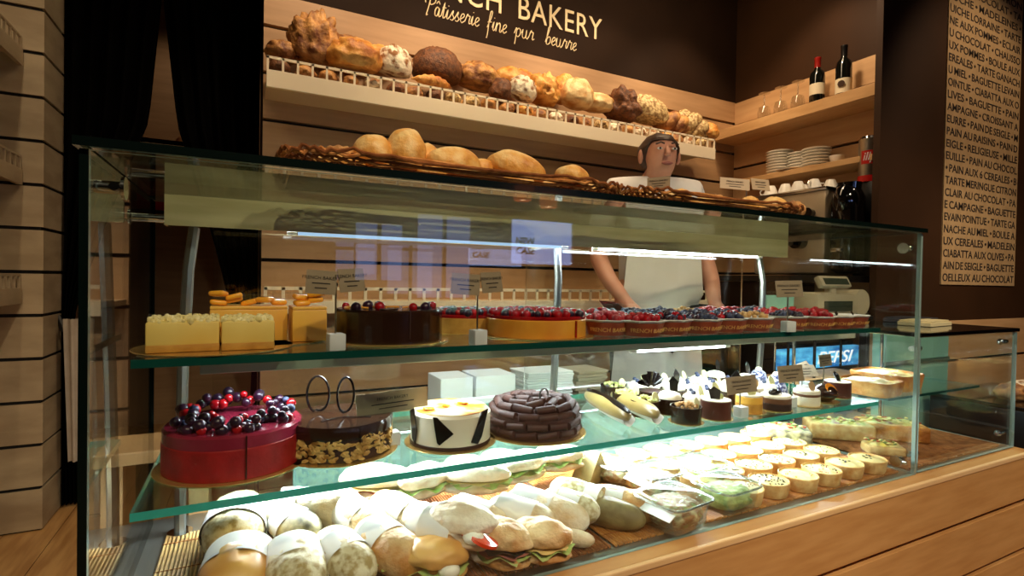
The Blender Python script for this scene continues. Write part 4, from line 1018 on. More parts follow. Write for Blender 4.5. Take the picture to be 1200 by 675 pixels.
# ------------------------------------------------------------------ individual pastries
R5 = random.Random(33)
def fan(par, loc, rz=0):
    b = MB()
    b.grid(lambda u, v: ((.006+.032*v)*math.sin((u-.5)*2.6), .006*v*math.sin(u*34), .004+(.006+.034*v)*math.cos((u-.5)*2.6)), 40, 6)
    o = b.build('chocolate_fan', 'choc_shard', par, loc=loc, rot=(0, 0, rz)); return o
def small(label, loc, kind, rz=0):
    t = thing('small_pastry', label, 'pastry', loc, rz, 'individual pastries on the middle shelf'); t.scale = (1.12, 1.12, 1.12)
    cyl_ = lambda nm, m, r, z0, h: layer(nm, m, t, r, z0, h, seg=32, bev=.0015)
    MB().lathe([(0, 0), (.036, 0), (.037, .0012), (0, .0015)], 28).build('gold_disc', 'gold_board', t)
    z = .0016
    if kind in ('nutcup', 'pistcup', 'fancup', 'shardcup'):
        MB().lathe([(.0001, z), (.031, z), (.033, .034), (.031, .034), (.030, .029), (.0001, .028)], 36).build('chocolate_cup', 'choc', t)
        if kind == 'nutcup' or kind == 'pistcup':
            b = MB()
            for i in range(26):
                q = math.sqrt(R5.random())*.025; a = R5.uniform(0, 6.28); b.ball((q*math.cos(a), q*math.sin(a), .033+.008*(1-q/.025)), R5.uniform(.003, .0055), 7, 5, .15, 9, i)
            o = b.build('nut_topping', 'nuts' if kind == 'nutcup' else 'pistachio', t); o['kind'] = 'stuff'
            MB().lathe([(0, -.0008), (.012, -.0008), (.012, .0008), (0, .0008)], 24).build('round_disc', 'disc', t, loc=(.018, -.012, .040), rot=(1.35, 0, .4))
        elif kind == 'fancup':
            MB().ball((0, 0, .030), (.028, .028, .008), 16, 8).build('cream_top', 'choc_matte', t)
            fan(t, (0, 0, .036))
        else:
            MB().ball((0, 0, .034), (.027, .027, .016), 20, 10, .06, 8, 1).build('cream_top', 'cream', t, ang=180)
            MB().prism([(-.012, 0), (.008, -.002), (.022, .030), (.004, .046), (-.010, .036)], -.001, .001).build('chocolate_shard', 'choc_shard', t, loc=(.008, -.006, .036), rot=(1.4, 0, .2), smooth=False)
    elif kind == 'brown':
        cyl_('mousse', 'cup_brown', .032, z, .038); MB().lathe([(.0001, .0396), (.031, .0396), (.031, .0412), (.0001, .0412)], 28).build('cream_top', 'cream', t)
        MB().prism([(-.02, 0), (.006, -.004), (.02, .014), (.006, .026), (-.014, .02)], -.001, .001).build('chocolate_shard', 'choc_shard', t, loc=(0, -.004, .044), rot=(1.0, 0, .3), smooth=False)
        MB().ball((.016, .006, .045), .006, 10, 6).build('green_dot', 'pistachio', t)
    elif kind == 'yellow':
        cyl_('sponge', 'sponge', .029, z, .020); cyl_('mousse', 'mango_cake', .0288, .0216, .016); cyl_('cream_top', 'cream', .0286, .0376, .004)
        MB().lathe([(0, -.0008), (.013, -.0008), (.013, .0008), (0, .0008)], 24).build('round_disc', 'disc', t, loc=(-.004, -.008, .050), rot=(1.2, 0, -.2))
        MB().ball((.012, 0, .046), (.008, .006, .006), 10, 6).build('chocolate_curl', 'choc_shard', t)
    elif kind == 'layer':
        cyl_('chocolate_layer', 'choc_matte', .034, z, .016); cyl_('coffee_layer', 'cup_layer', .0338, .0176, .012); cyl_('cream_top', 'cream', .0335, .0296, .006)
        MB().ball((-.006, 0, .040), (.018, .010, .009), 14, 8, .1, 6, 2).build('chocolate_curl', 'choc_shard', t); MB().prism([(0, 0), (.014, .004), (.012, .016)], -.001, .001).build('chocolate_shard', 'choc_shard', t, loc=(.01, -.008, .036), rot=(1.2, 0, .5), smooth=False)
    elif kind == 'cream':
        cyl_('vanilla_layer', 'cream', .030, z, .022); cyl_('caramel_layer', 'cup_layer', .0298, .0236, .006); cyl_('cream_top', 'cream', .0296, .0296, .008)
        MB().lathe([(0, -.0008), (.012, -.0008), (.012, .0008), (0, .0008)], 24).build('round_disc', 'kraft', t, loc=(.002, -.012, .048), rot=(1.35, 0, .1))
    elif kind == 'jelly':
        MB().ball((0, 0, .022), (.032, .032, .022), 24, 14).build('chocolate_dome', 'choc', t)
        MB().lathe([(0, 0), (.017, 0), (.017, .002), (0, .003)], 24).build('orange_jelly', 'orange_jelly', t, loc=(.0, -.020, .033), rot=(.9, 0, 0))
    elif kind == 'dome':
        cyl_('base', 'cream', .032, z, .010); MB().ball((0, 0, .018), (.029, .029, .026), 22, 14, .03, 8, 4).build('cream_dome', 'cream', t, ang=180)
        MB().lathe([(0, -.0008), (.013, -.0008), (.013, .0008), (0, .0008)], 24).build('round_disc', 'disc', t, loc=(.008, -.012, .046), rot=(1.2, 0, .3))
        MB().ball((-.010, -.006, .043), .006, 8, 6).ball((-.002, .008, .046), .005, 8, 6).build('blueberries', 'berry_blue', t)
    elif kind == 'cone':
        MB().lathe([(.0001, z), (.030, z), (.018, .044), (.006, .054), (.0001, .054)], 24, flute=.06, fn=7).build('speckled_wrap', 'speckle', t)
        MB().ball((0, 0, .053), (.009, .009, .007), 10, 6).build('cream_tip', 'cream', t)
SP = [(.932, .925, 'nutcup'), (1.030, .925, 'brown'), (1.160, .935, 'yellow'), (1.250, .925, 'layer'), (1.377, .925, 'cream'), (1.467, .935, 'jelly'), (1.572, .960, 'brown2'),
      (.885, 1.015, 'pistcup'), (.960, 1.010, 'shardcup'), (1.035, 1.00, 'dome'), (1.110, 1.020, 'dome'), (1.185, 1.010, 'shardcup'), (1.265, 1.015, 'cream'), (1.345, 1.03, 'dome'), (1.425, 1.055, 'cone'),
      (.895, 1.100, 'pistcup'), (.975, 1.095, 'fancup'), (1.050, 1.09, 'shardcup'), (1.125, 1.105, 'dome'), (1.205, 1.095, 'dome'), (1.285, 1.10, 'dome'), (1.365, 1.115, 'shardcup'), (1.455, 1.14, 'cone'),
      (.925, 1.195, 'pistcup'), (1.00, 1.18, 'dome'), (1.08, 1.18, 'dome'), (1.16, 1.185, 'dome'), (1.24, 1.18, 'dome'), (1.32, 1.19, 'shardcup')]
sd = dict(nutcup='dark chocolate cup filled with chopped nuts', brown='brown chocolate cylinder with a black shard', yellow='yellow layered pastry with a pale disc', layer='layered brown pastry with a dark curl', cream='cream and caramel pastry with a tan disc', jelly='black chocolate dome with an orange jelly spot', brown2='plain brown cylinder pastry', pistcup='dark chocolate cup topped with green pistachio', shardcup='cream topped cup with an upright black shard', dome='white cream dome with a pale disc', cone='blue and white speckled cone pastry', fancup='dark cup with a black chocolate fan')
rows = [(0, 7, 'front'), (7, 15, 'second'), (15, 23, 'third'), (23, 29, 'rear')]
for a, c, rn in rows:
    for i in range(a, c):
        x, y, k = SP[i]; small('%s, %s from left in %s pastry row' % (sd[k], ORD[i-a], rn), (x, y, V), 'brown' if k == 'brown2' else k, R5.uniform(-.3, .3))
# ------------------------------------------------------------------ reed mats on the case floor
D = .5035
def mat_(label, x0, x1, y0, y1, mat, along_y, n):
    t = thing('reed_mat', label, 'mat', ((x0+x1)/2, (y0+y1)/2, .4955)); b = MB(); L, Wd = x1-x0, y1-y0
    for i in range(n):
        if along_y: x = -L/2+L*(i+.5)/n; b.tube([(x+.0012*math.sin(i*2.3), -Wd/2, .0035), (x, 0, .004), (x-.001*math.sin(i), Wd/2, .0035)], L/n*.46, 5)
        else: y = -Wd/2+Wd*(i+.5)/n; b.tube([(-L/2, y, .0035), (L/2, y, .0035)], Wd/n*.46, 5)
    b.build('reeds', mat, t)
    b = MB()
    for k in range(4):
        if along_y: y = -Wd*.4+Wd*.8*k/3; b.tube([(-L/2, y, .0068), (L/2, y, .0068)], .001, 4)
        else: x = -L*.4+L*.8*k/3; b.tube([(x, -Wd/2, .0068), (x, Wd/2, .0068)], .001, 4)
    b.build('binding_threads', 'wicker_dark', t)
mat_('reed mat under the wrapped rolls at the left end', -.15, .30, .875, 1.30, 'reed', True, 64)
mat_('reed mat under the sandwiches and olive breads', .31, .68, .875, 1.30, 'wicker_dark', True, 56)
mat_('orange brown reed mat under the salad boxes and small quiches', .69, 1.74, .875, 1.30, 'reed_warm', True, 130)
mat_('dark reed mat in the small display case', 1.79, 2.37, .875, 1.25, 'wicker_dark', True, 44)
# ------------------------------------------------------------------ sandwiches
R6 = random.Random(55)
def band(par, r, x, w, squash=1, mat='paper'):
    b = MB()
    n = 36
    A = [b.bm.verts.new((x-w/2, r*math.cos(a)*1.02, r*squash*math.sin(a)*1.02)) for a in [2*PI*k/n for k in range(n)]]
    B = [b.bm.verts.new((x+w/2, r*math.cos(a)*1.02, r*squash*math.sin(a)*1.02)) for a in [2*PI*k/n for k in range(n)]]
    for k in range(n): b.bm.faces.new((A[k], A[(k+1) % n], B[(k+1) % n], B[k]))
    return b.build('paper_band', mat, par)
def wrap_roll(label, loc, L, r, mat, rot, bandx=0, bw=.05, fill=True, ends=.25):
    # filled roll in a paper band; long axis is local x
    t = thing('filled_roll', label, 'sandwich', loc, 0, 'filled rolls on the case floor', rot=rot); sq = .86; r *= 1.14; L *= 1.06
    prof = lambda n: 1
    b = MB(); b.ball((0, 0, 0), (1, 1, 1), 30, 22)
    for v in b.bm.verts:
        n = v.co.copy(); q = max(-1, min(1, n.x)); e = (1-abs(q)**3.2)**.5 if abs(q) < 1 else 0
        y, z = n.y, n.z; h = math.hypot(y, z) or 1
        k = 1+.07*noise.noise(n*2.2+Vector((loc[0]*30, 0, 0)))+.028*noise.noise(n*6+Vector((loc[1]*30, 0, 0)))
        v.co = Vector((q*L/2, y/h*r*e*k, z/h*r*sq*e*k))
    b.build('bread', mat, t, ang=180)
    band(t, r, bandx, bw, sq)
    if fill:
        b = MB(); b.grid(lambda u, v: (L*.44*(2*u-1), (r*1.03+.004*math.sin(u*40+v*3))*math.copysign(1, v-.5)*min(1, abs(v-.5)*2.2+.001)*math.sqrt(max(.05, 1-(2*u-1)**4)), -.10*r+.004*math.sin(u*30)), 30, 8)
        b.build('filling', 'speck_dark' if mat in ('bread_mottle', 'bread_grey') else 'lettuce', t, ang=180)
    return t
def leaf(par, mat, sx, sy, z, wob, name, seed, thick=0):
    r = random.Random(seed); ph = r.uniform(0, 6)
    b = MB(); b.lathe([(.0001, 0)]+[(k/8, 0) for k in range(1, 9)], 40)
    for v in b.bm.verts:
        q = math.hypot(v.co.x, v.co.y); a = math.atan2(v.co.y, v.co.x)
        k = 1+.06*math.sin(9*a+ph)+.04*math.sin(17*a)
        v.co = Vector((v.co.x*sx*k, v.co.y*sy*k, z+wob*q*q*math.sin(7*a+ph)))
    return b.build(name, mat, par, ang=180)
def open_sandwich(label, loc, L, W_, mat, rz, fill, tilt=0, paper=False, s0=1):
    if abs(loc[2]-.545) < 1e-6: loc = (loc[0], loc[1], D+.003)
    t = thing('sandwich', label, 'sandwich', loc, 0, 'filled rolls on the case floor', rot=(tilt, 0, rz)); L *= 1.12; W_ *= 1.14
    MB().ball((0, 0, .014), (L/2, W_/2, .016), 36, 20, .07, 9, s0, flat=.6).build('bottom_bun', mat, t, ang=180)
    z = .026
    for i, f in enumerate(fill):
        if f == 'lettuce': leaf(t, 'lettuce', L*.52, W_*.56, z, .007, 'lettuce', s0+i)
        elif f == 'ham': leaf(t, 'ham', L*.49, W_*.53, z, .004, 'ham', s0+i)
        elif f == 'red': leaf(t, 'ham_red', L*.49, W_*.54, z, .004, 'cured_meat', s0+i)
        elif f == 'cheese': leaf(t, 'cheese', L*.48, W_*.54, z, .002, 'cheese', s0+i)
        elif f == 'tomato':
            for k in (-1, 1): MB().cyl((0, 0, -.003), (0, 0, .003), W_*.30, None, 24).build('tomato_slice', 'tomato', t, loc=(L*(.34+.10*k), -W_*(.20+.08*k), z+.002*k), rot=(-.25, .25, 0))
        elif f == 'mozzarella': MB().ball((L*.28, -W_*.30, z), (.020, .018, .014), 14, 10).build('mozzarella', 'mozz', t)
        elif f == 'dark': leaf(t, 'speck_dark', L*.48, W_*.52, z, .004, 'olive_paste', s0+i)
        z += .006
    MB().ball((0, 0, z+.008), (L/2*1.02, W_/2*1.02, .028), 40, 24, .07, 9, s0+9, flat=.3).build('top_bun', mat, t, ang=180)
    if paper: 
        b = MB(); b.grid(lambda u, v: (-L*(.02+.5*u), (W_*.56)*math.cos(PI*(v*1.1-.05)), z*.5+(z*.62+.018)*math.sin(PI*(v*1.1-.05))), 6, 20); b.build('paper_band', 'paper', t, ang=180)
    return t
ry = math.radians
Z1, Z2 = D+.040, D+.052
# axis mostly along y (ends facing the viewer): rotate about z by ~75-100 deg
wrap_roll('fat pale roll in a white paper band, upper one at the left end', (-0.018, 1.172, 0.556), .165, .050, 'bread_mottle', (0, ry(4), ry(-96)), .012, .045)
wrap_roll('roll in a white paper band at the very bottom left corner', (-0.013, 0.990, 0.548), .150, .050, 'bun', (0, ry(6), ry(-98)), -.02, .055)
wrap_roll('dark grey-green roll in a white paper band, second from the left', (0.080, 1.154, 0.548), .175, .038, 'bread_grey', (0, ry(6), ry(-66)), .01, .040)
wrap_roll('pale roll with a wide white band at the bottom edge, second from the left', (0.076, 0.960, 0.548), .150, .045, 'bread_mottle', (0, ry(5), ry(-88)), -.02, .06)
wrap_roll('smooth pale ciabatta lying across behind the left rolls', (0.141, 1.176, 0.560), .165, .042, 'bread_white', (0, 0, ry(-18)), -.06, .035, fill=False)
wrap_roll('floury seeded roll with red filling showing, bottom edge', (0.159, 0.975, 0.546), .155, .038, 'bread_mottle', (0, ry(6), ry(-72)), -.005, .05)
wrap_roll('brown mottled roll in a white band right of the seeded one', (0.240, 0.978, 0.546), .165, .040, 'crust_pale', (0, ry(6), ry(-68)), -.022, .055)
open_sandwich('pale ciabatta sandwich with ham at its edge, rear row', (0.270, 1.229, 0.540), .140, .085, 'bread_white', ry(-22), ['ham', 'cheese'], s0=3)
open_sandwich('pale ciabatta sandwich with green salad, rear row centre', (0.380, 1.201, 0.540), .135, .085, 'bread_white', ry(20), ['lettuce'], s0=5)
wrap_roll('small white roll between the mottled roll and the golden bun', (0.332, 1.034, 0.550), .12, .034, 'bread_white', (0, ry(5), ry(-60)), 0, .045, fill=False)
open_sandwich('shiny golden bun sandwich with mozzarella, bottom edge', (0.309, 0.908, 0.545), .105, .080, 'bun', ry(-35), ['lettuce', 'mozzarella'], s0=7)
open_sandwich('white paper-banded roll with a bright tomato slice', (0.367, 0.926, 0.550), .125, .075, 'bread_white', ry(-52), ['tomato', 'mozzarella'], paper=True, s0=9)
open_sandwich('round floury roll with pink ham, in the front row', (0.437, 0.912, 0.545), .125, .078, 'crust_pale', ry(-58), ['lettuce', 'ham', 'dark'], s0=11)
open_sandwich('round roll with cheese and a lettuce leaf sticking out, front row', (0.516, 0.890, 0.545), .115, .078, 'crust_pale', ry(-35), ['lettuce', 'cheese'], s0=13)
open_sandwich('long pale sandwich with frilly lettuce at its end, rear row', (0.490, 1.157, 0.540), .150, .060, 'bread_white', ry(-25), ['lettuce', 'cheese'], s0=15)
wrap_roll('white banded roll at the centre behind the ham roll', (0.435, 1.008, 0.552), .15, .036, 'bread_white', (0, ry(6), ry(-50)), -.01, .08, fill=False)
wrap_roll('long white banded roll ending in a golden tip', (0.587, 0.985, 0.548), .185, .038, 'bread_white', (0, ry(5), ry(-52)), -.03, .09)
wrap_roll('big white paper-banded roll at the centre', (0.517, 0.971, 0.552), .15, .038, 'bread_white', (0, ry(6), ry(-48)), -.01, .08, fill=False)
wrap_roll('thin pale stick roll poking out at the front', (0.594, 0.912, 0.523), .11, .017, 'bread_white', (0, ry(3), ry(-42)), -.03, .02, fill=False)
open_sandwich('pale sandwich under the shelf edge, rear row behind the centre', (0.628, 1.184, 0.540), .14, .075, 'bread_white', ry(10), ['cheese', 'lettuce'], s0=17)
open_sandwich('white sandwich in clear wrap beside the grey-green packet', (0.753, 1.209, 0.540), .13, .07, 'bread_white', ry(-10), ['lettuce'], s0=19)
wrap_roll('olive green baguette half in a white band, front row', (0.726, 0.967, 0.530), .185, .033, 'bread_olive', (0, ry(3), ry(-52)), -.045, .040, fill=False)
wrap_roll('brown roll in a white band right of the olive baguette', (0.782, 0.977, 0.532), .165, .037, 'crust_pale', (0, ry(3), ry(-46)), -.012, .040, fill=False)
wrap_roll('speckled grey roll in a white band behind the olive baguette', (0.693, 1.023, 0.550), .13, .034, 'bread_mottle', (0, ry(5), ry(-55)), .04, .035, fill=False)
wrap_roll('white banded roll behind the seeded roll, left of centre', (0.209, 1.111, 0.552), .15, .035, 'bread_white', (0, ry(6), ry(-62)), -.01, .06, fill=False)
wrap_roll('white banded roll behind the brown mottled roll', (0.293, 1.100, 0.552), .15, .034, 'bread_white', (0, ry(6), ry(-60)), .0, .06, fill=False)
wrap_roll('pale banded roll squeezed behind the round cheese roll', (0.644, 0.978, 0.552), .13, .032, 'bread_mottle', (0, ry(5), ry(-52)), .0, .05, fill=False)
t = thing('wrapped_sandwich', 'grey-green triangular sandwich packet behind the brown roll', 'sandwich', (0.851, 1.191, 0.503), ry(20))
MB().prism([(-.055, 0), (.055, 0), (.0, .085)], -.03, .03, Matrix.Rotation(PI/2, 4, 'X')).build('packet', 'bread_olive', t, smooth=False)
for k, (px_, lab) in enumerate((((0.639, 1.334, 0.520), 'first'), ((0.532, 1.325, 0.520), 'second'))):
    wrap_roll('small white roll deep under the shelf, %s behind the lettuce sandwich' % lab, (px_[0], px_[1], D+.036), .12, .034, 'bread_white', (0, 0, ry(-30)), 0, .03, fill=False)
# ------------------------------------------------------------------ clear salad boxes
def salad_box(label, loc, rz, sx, sy, h, fill, lab=False):
    t = thing('salad_box', label, 'box', loc, rz, 'clear salad boxes')
    def rr(sx, sy, e=.35, n=40): return [(sx*math.copysign(abs(math.cos(a))**e, math.cos(a)), sy*math.copysign(abs(math.sin(a))**e, math.sin(a))) for a in [2*PI*k/n for k in range(n)]]
    def shell(levels, name, mat, cap0=True, cap1=False):
        b = MB(); rings = [[b.bm.verts.new((x, y, z)) for x, y in rr(a, c)] for a, c, z in levels]; n = len(rings[0])
        for A, B in zip(rings[:-1], rings[1:]):
            for k in range(n): b.bm.faces.new((A[k], A[(k+1) % n], B[(k+1) % n], B[k]))
        if cap0: b.bm.faces.new(rings[0][::-1])
        if cap1: b.bm.faces.new(rings[-1])
        return b.build(name, mat, t, ang=50)
    sx, sy = sx*.58, sy*.58
    shell([(sx*.82, sy*.82, .001), (sx*.86, sy*.86, .004), (sx*.97, sy*.97, h), (sx*1.03, sy*1.03, h+.002)], 'tray', 'clear_plastic')
    shell([(sx*1.06, sy*1.06, h+.003), (sx*1.05, sy*1.05, h+.008), (sx*.90, sy*.90, h+.009), (sx*.86, sy*.86, h+.017), (sx*.80, sy*.80, h+.019)], 'lid', 'clear_plastic', False, True)
    MB().tube([(x, y, h+.006) for x, y in rr(sx*1.06, sy*1.06)], .003, 6, closed=True).build('lid_rim', 'plastic_rim', t)
    b = MB(); b.ball((0, 0, 0), (1, 1, 1), 36, 22, .10, 30, 5)
    for v in b.bm.verts:
        e = .45; n = v.co.copy()
        v.co = Vector((sx*.88*math.copysign(abs(n.x)**.7, n.x), sy*.88*math.copysign(abs(n.y)**.7, n.y), h*.52+h*.42*max(-1.05, min(1.05, n.z*1.3))+.003*noise.noise(n*9)))
    b.build('salad', fill, t, ang=180)
    if lab: MB().box((-sx*1.02, 0, h*.8), (.022, sy*1.7, .002), .0008, rot=(0, -.5, 0)).build('paper_label', 'paper', t, smooth=False)
    return t
salad_box('clear salad box with a wide lid rim, in the front row', (0.872, 0.899, 0.503), ry(8), .118, .11, .055, 'plastic_salad', True)
salad_box('clear box of green salad beside the first small quiche', (1.059, 0.914, 0.503), ry(5), .115, .10, .050, 'salad_green')
salad_box('clear box of mixed salad at the rear behind the rolls', (0.923, 1.171, 0.503), ry(12), .115, .12, .045, 'plastic_salad')
salad_box('clear round-lidded salad box behind the front box', (0.950, 1.043, 0.503), ry(5), .105, .09, .055, 'plastic_salad', True)
salad_box('clear pale salad box right of the round-lidded one', (1.115, 1.045, 0.503), ry(5), .11, .10, .050, 'salad_green')
salad_box('clear pale salad box at the rear under the shelf', (1.124, 1.186, 0.503), ry(5), .105, .09, .045, 'salad_green')
# ------------------------------------------------------------------ small quiches
R7 = random.Random(77)
def quiche(label, loc, kind, r=.050):
    t = thing('small_quiche', label, 'quiche', loc, R7.uniform(0, 6), 'small round quiches')
    h = .036
    MB().lathe([(.0001, 0), (r*.86, 0), (r*.90, .003, 1), (r*.99, h*.9, 1), (r*1.0, h, 1), (r*.96, h+.001, 1), (r*.93, h*.88), (.0001, h*.85)], 64, flute=.012, fn=22).build('pastry_crust', 'pastry', t, ang=60)
    b = MB(); b.lathe([(.0001, 0)]+[(r*.95*k/7, 0) for k in range(1, 8)], 40); sd_ = R7.uniform(0, 50)
    for v in b.bm.verts:
        q = math.hypot(v.co.x, v.co.y)/(r*.95); v.co.z = h*.90+.006*(1-q*q)+.003*noise.noise(Vector((v.co.x*90, v.co.y*90, sd_)))
    b.build('egg_filling', 'quiche_green' if kind == 'green' else 'quiche_fill', t, ang=180)
    b = MB()
    n = {'olive': 7, 'herb': 26, 'seed': 46, 'green': 20, 'plain': 8, 'mixed': 24}[kind]
    for i in range(n):
        q = math.sqrt(R7.random())*r*(.78 if kind != 'olive' else .35); a = R7.uniform(0, 6.28)
        b.use(i % 2 if kind == 'mixed' else 0).ball((q*math.cos(a), q*math.sin(a), h*.93+.006*(1-(q/r)**2)), (R7.uniform(.0015, .0035)*(1.6 if kind == 'olive' else 1), R7.uniform(.0012, .0022)*(1.6 if kind == 'olive' else 1), .0014), 6, 4, rot=(0, 0, a*3))
    o = b.build('topping', {'olive': ['speck_dark'], 'herb': ['speck_green'], 'seed': ['speck_dark'], 'green': ['speck_green'], 'plain': ['mango'], 'mixed': ['speck_dark', 'speck_red']}[kind], t, ang=180); o['kind'] = 'stuff'
    return t
qd = dict(olive='a dark olive knot on top', herb='green herb flecks', seed='a dense dark seed topping', green='a green vegetable filling', plain='a plain yellow top', mixed='dark and red bits on top')
qrows = [('front', .918, [(1.120, 'mixed'), (1.228, 'seed'), (1.335, 'plain'), (1.440, 'mixed'), (1.550, 'olive'), (1.655, 'olive')]),
         ('second', 1.022, [(1.075, 'plain'), (1.180, 'seed'), (1.288, 'herb'), (1.395, 'mixed'), (1.500, 'olive'), (1.606, 'herb')]),
         ('third', 1.126, [(.955, 'herb'), (1.062, 'plain'), (1.168, 'herb'), (1.275, 'green'), (1.380, 'olive'), (1.486, 'plain'), (1.592, 'green')]),
         ('rear', 1.230, [(.93, 'green'), (1.036, 'herb'), (1.142, 'plain'), (1.248, 'green'), (1.354, 'olive'), (1.460, 'mixed'), (1.566, 'green')])]
for rn, y, L_ in qrows:
    for i, (x, k) in enumerate(L_): quiche('small quiche with %s, %s from left in %s quiche row' % (qd[k], ORD[i], rn), (x+R7.uniform(-.003, .003), y+R7.uniform(-.004, .004), D), k)
# ------------------------------------------------------------------ large savoury slices at the right end
def big_slice(label, loc, rz, L, W_, h, top, crust='pastry', cut=False):
    t = thing('savoury_slice', label, 'tart', loc, rz, 'large savoury slices')
    MB().box((0, 0, h*.42), (L, W_, h*.84), .008, seg=3).build('crust', crust, t)
    r = random.Random(int(loc[0]*997)); b = MB()
    def fn(u, v):
        x, y = (u-.5)*L*.93, (v-.5)*W_*.9; e = min(1, 4*min(u, 1-u)+.0)*min(1, 4*min(v, 1-v))
        return (x, y, h*.80+.010*e+.006*noise.noise(Vector((x*60, y*60, loc[0]*9))))
    b.grid(fn, 36, 18); b.build('topping', top, t, ang=180)
    b = MB()
    for i in range(26): b.use(i % 3).ball((r.uniform(-.42, .42)*L, r.uniform(-.38, .38)*W_, h*.80+.012), (r.uniform(.004, .010), r.uniform(.004, .008), .003), 8, 6, .2, 9, i)
    b.build('topping_pieces', ['speck_red', 'speck_green', 'cheese'], t, ang=180)
    return t
big_slice('thick savoury slice with green topping in clear wrap, left of the divider', (1.640, 1.205, D), ry(-47), .20, .115, .070, 'pizza_green', 'bread_grey')
big_slice('long pale savoury slice with mixed topping, behind the divider', (1.908, 1.160, D), ry(-40), .21, .10, .068, 'pizza_mix')
big_slice('topped flatbread slice with browned crust in the small case', (2.09, 1.08, D), ry(-42), .20, .12, .068, 'pizza_mix', 'crust_gold')
big_slice('pale slice lying beside the divider on the dark mat', (1.865, .985, D), ry(-40), .11, .07, .036, 'pizza_top')
def big_pie(label, loc, rz, L, W_, h):
    t = thing('savoury_pie', label, 'pie', loc, rz, 'baked pies on the small shelf')
    b = MB(); lv = [(L*.46, W_*.46, 0), (L*.5, W_*.5, h), (L*.485, W_*.485, h+.003), (L*.46, W_*.46, h*.85)]
    rings = []
    for a, c, z in lv: rings.append([b.bm.verts.new((a*math.copysign(abs(math.cos(q))**.4, math.cos(q)), c*math.copysign(abs(math.sin(q))**.4, math.sin(q))*(1+.01*math.sin(q*40)), z)) for q in [2*PI*k/60 for k in range(60)]])
    for A, B in zip(rings[:-1], rings[1:]):
        for k in range(60): b.bm.faces.new((A[k], A[(k+1) % 60], B[(k+1) % 60], B[k]))
    b.bm.faces.new(rings[0][::-1]); b.build('pastry_crust', 'crust_gold', t, ang=60)
    b = MB(); b.grid(lambda u, v: ((u-.5)*L*.90, (v-.5)*W_*.90, h*.90+.008*math.sin(PI*u)*math.sin(PI*v)+.006*noise.noise(Vector((u*9, v*9, loc[0])))), 30, 22); b.build('baked_top', 'pizza_top', t, ang=180)
big_pie('large golden baked pie at the left on the small case shelf', (1.845, 1.02, .6985), ry(6), .155, .16, .042)
big_pie('large golden baked pie at the right on the small case shelf', (2.015, 1.06, .6985), ry(6), .17, .19, .050)
# loaves on the black stand
for i, (x, y, lab) in enumerate(((3.08, 1.10, 'dark crusted loaf at the left on the black stand'), (3.24, 1.12, 'dark crusted loaf at the right on the black stand'))):
    o = loafmesh('slash', (.075, .06, .045), 90+i).build('loaf', ('crust_brown', 'crust_flour')[i], ang=180); o.location = (x, y, .556+.025); tag(o, lab, 'bread')
o = loafmesh('baton', (.10, .06, .05), 95).build('loaf', 'crust_brown', ang=180); o.location = (-.36, 4.2, 1.9+.042); tag(o, 'brown loaf on the shelf beyond the curtains', 'bread')
# ------------------------------------------------------------------ shop assistant behind the case
t = PERSON = thing('person', 'shop assistant with short brown hair in a white shirt and apron, standing behind the case', 'person', (1.64, 1.85, 0), -.40); t.scale = (1.06, 1.06, 1.06)
def skin(name, verts, edges, mat, par, sub=2, root=0):
    me = bpy.data.meshes.new(name); me.from_pydata([v[:3] for v in verts], edges, []); me.materials.append(M[mat])
    o = link(name, me, par); me.skin_vertices or None
    m = o.modifiers.new('skin', 'SKIN'); m.use_smooth_shade = True
    lay = me.skin_vertices[0].data if me.skin_vertices else None
    for i, v in enumerate(verts):
        r = v[3]; lay[i].radius = r if hasattr(r, '__len__') else (r, r); lay[i].use_root = (i == root)
    s = o.modifiers.new('sub', 'SUBSURF'); s.levels = sub; s.render_levels = sub
    return o
# facing -y; body as one skinned figure
Vv = [(0, 0, .92, (.15, .105)), (0, 0, 1.06, (.135, .095)), (0, -.01, 1.20, (.155, .105)), (0, 0, 1.335, (.14, .085)), (0, .0, 1.415, (.062, .058)), (0, -.022, 1.445, (.054, .057)),
      (0, -.080, 1.460, (.055, .068)), (0, -.065, 1.510, (.072, .092)), (0, -.053, 1.555, (.068, .085)), (0, -.047, 1.587, (.04, .05))]
Ee = [(i, i+1) for i in range(9)]
def add(p, r, par_):
    Vv.append((*p, r)); Ee.append((par_, len(Vv)-1)); return len(Vv)-1
for s in (-1, 1):
    a = add((s*.165, .01, 1.365), .052, 3); a = add((s*.215, .03, 1.23), .046, a); a = add((s*.235, .02, 1.10), .041, a)
    a = add((s*.215, -.10, 1.00), .036, a); w = add((s*.175, -.22, .915), .026, a); h_ = add((s*.165, -.275, .885), (.036, .020), w)
    for k in range(4):
        f = add((s*(.185-.020*k), -.325, .868), .0095, h_); f = add((s*(.187-.020*k), -.352-.006*(1.5-abs(k-1.5)), .853), .009, f); add((s*(.187-.020*k), -.366-.006*(1.5-abs(k-1.5)), .835), .0075, f)
    th = add((s*.128, -.265, .878), .011, h_); add((s*.112, -.300, .862), .009, th)
    g = add((s*.095, 0, .84), (.085, .09), 0); g = add((s*.10, -.01, .50), .058, g); g = add((s*.10, .01, .12), .040, g); g = add((s*.10, -.04, .045), (.042, .04), g); add((s*.105, -.15, .03), (.040, .025), g)
body = skin('body', Vv, Ee, 'skin', t)
f = MB().tube([(0, -.112, 1.600), (0, -.124, 1.574), (0, -.128, 1.566)], [.006, .010, .009], 10); f.ball((0, -.124, 1.566), (.013, .010, .008), 12, 8); f.build('nose', 'skin', t)
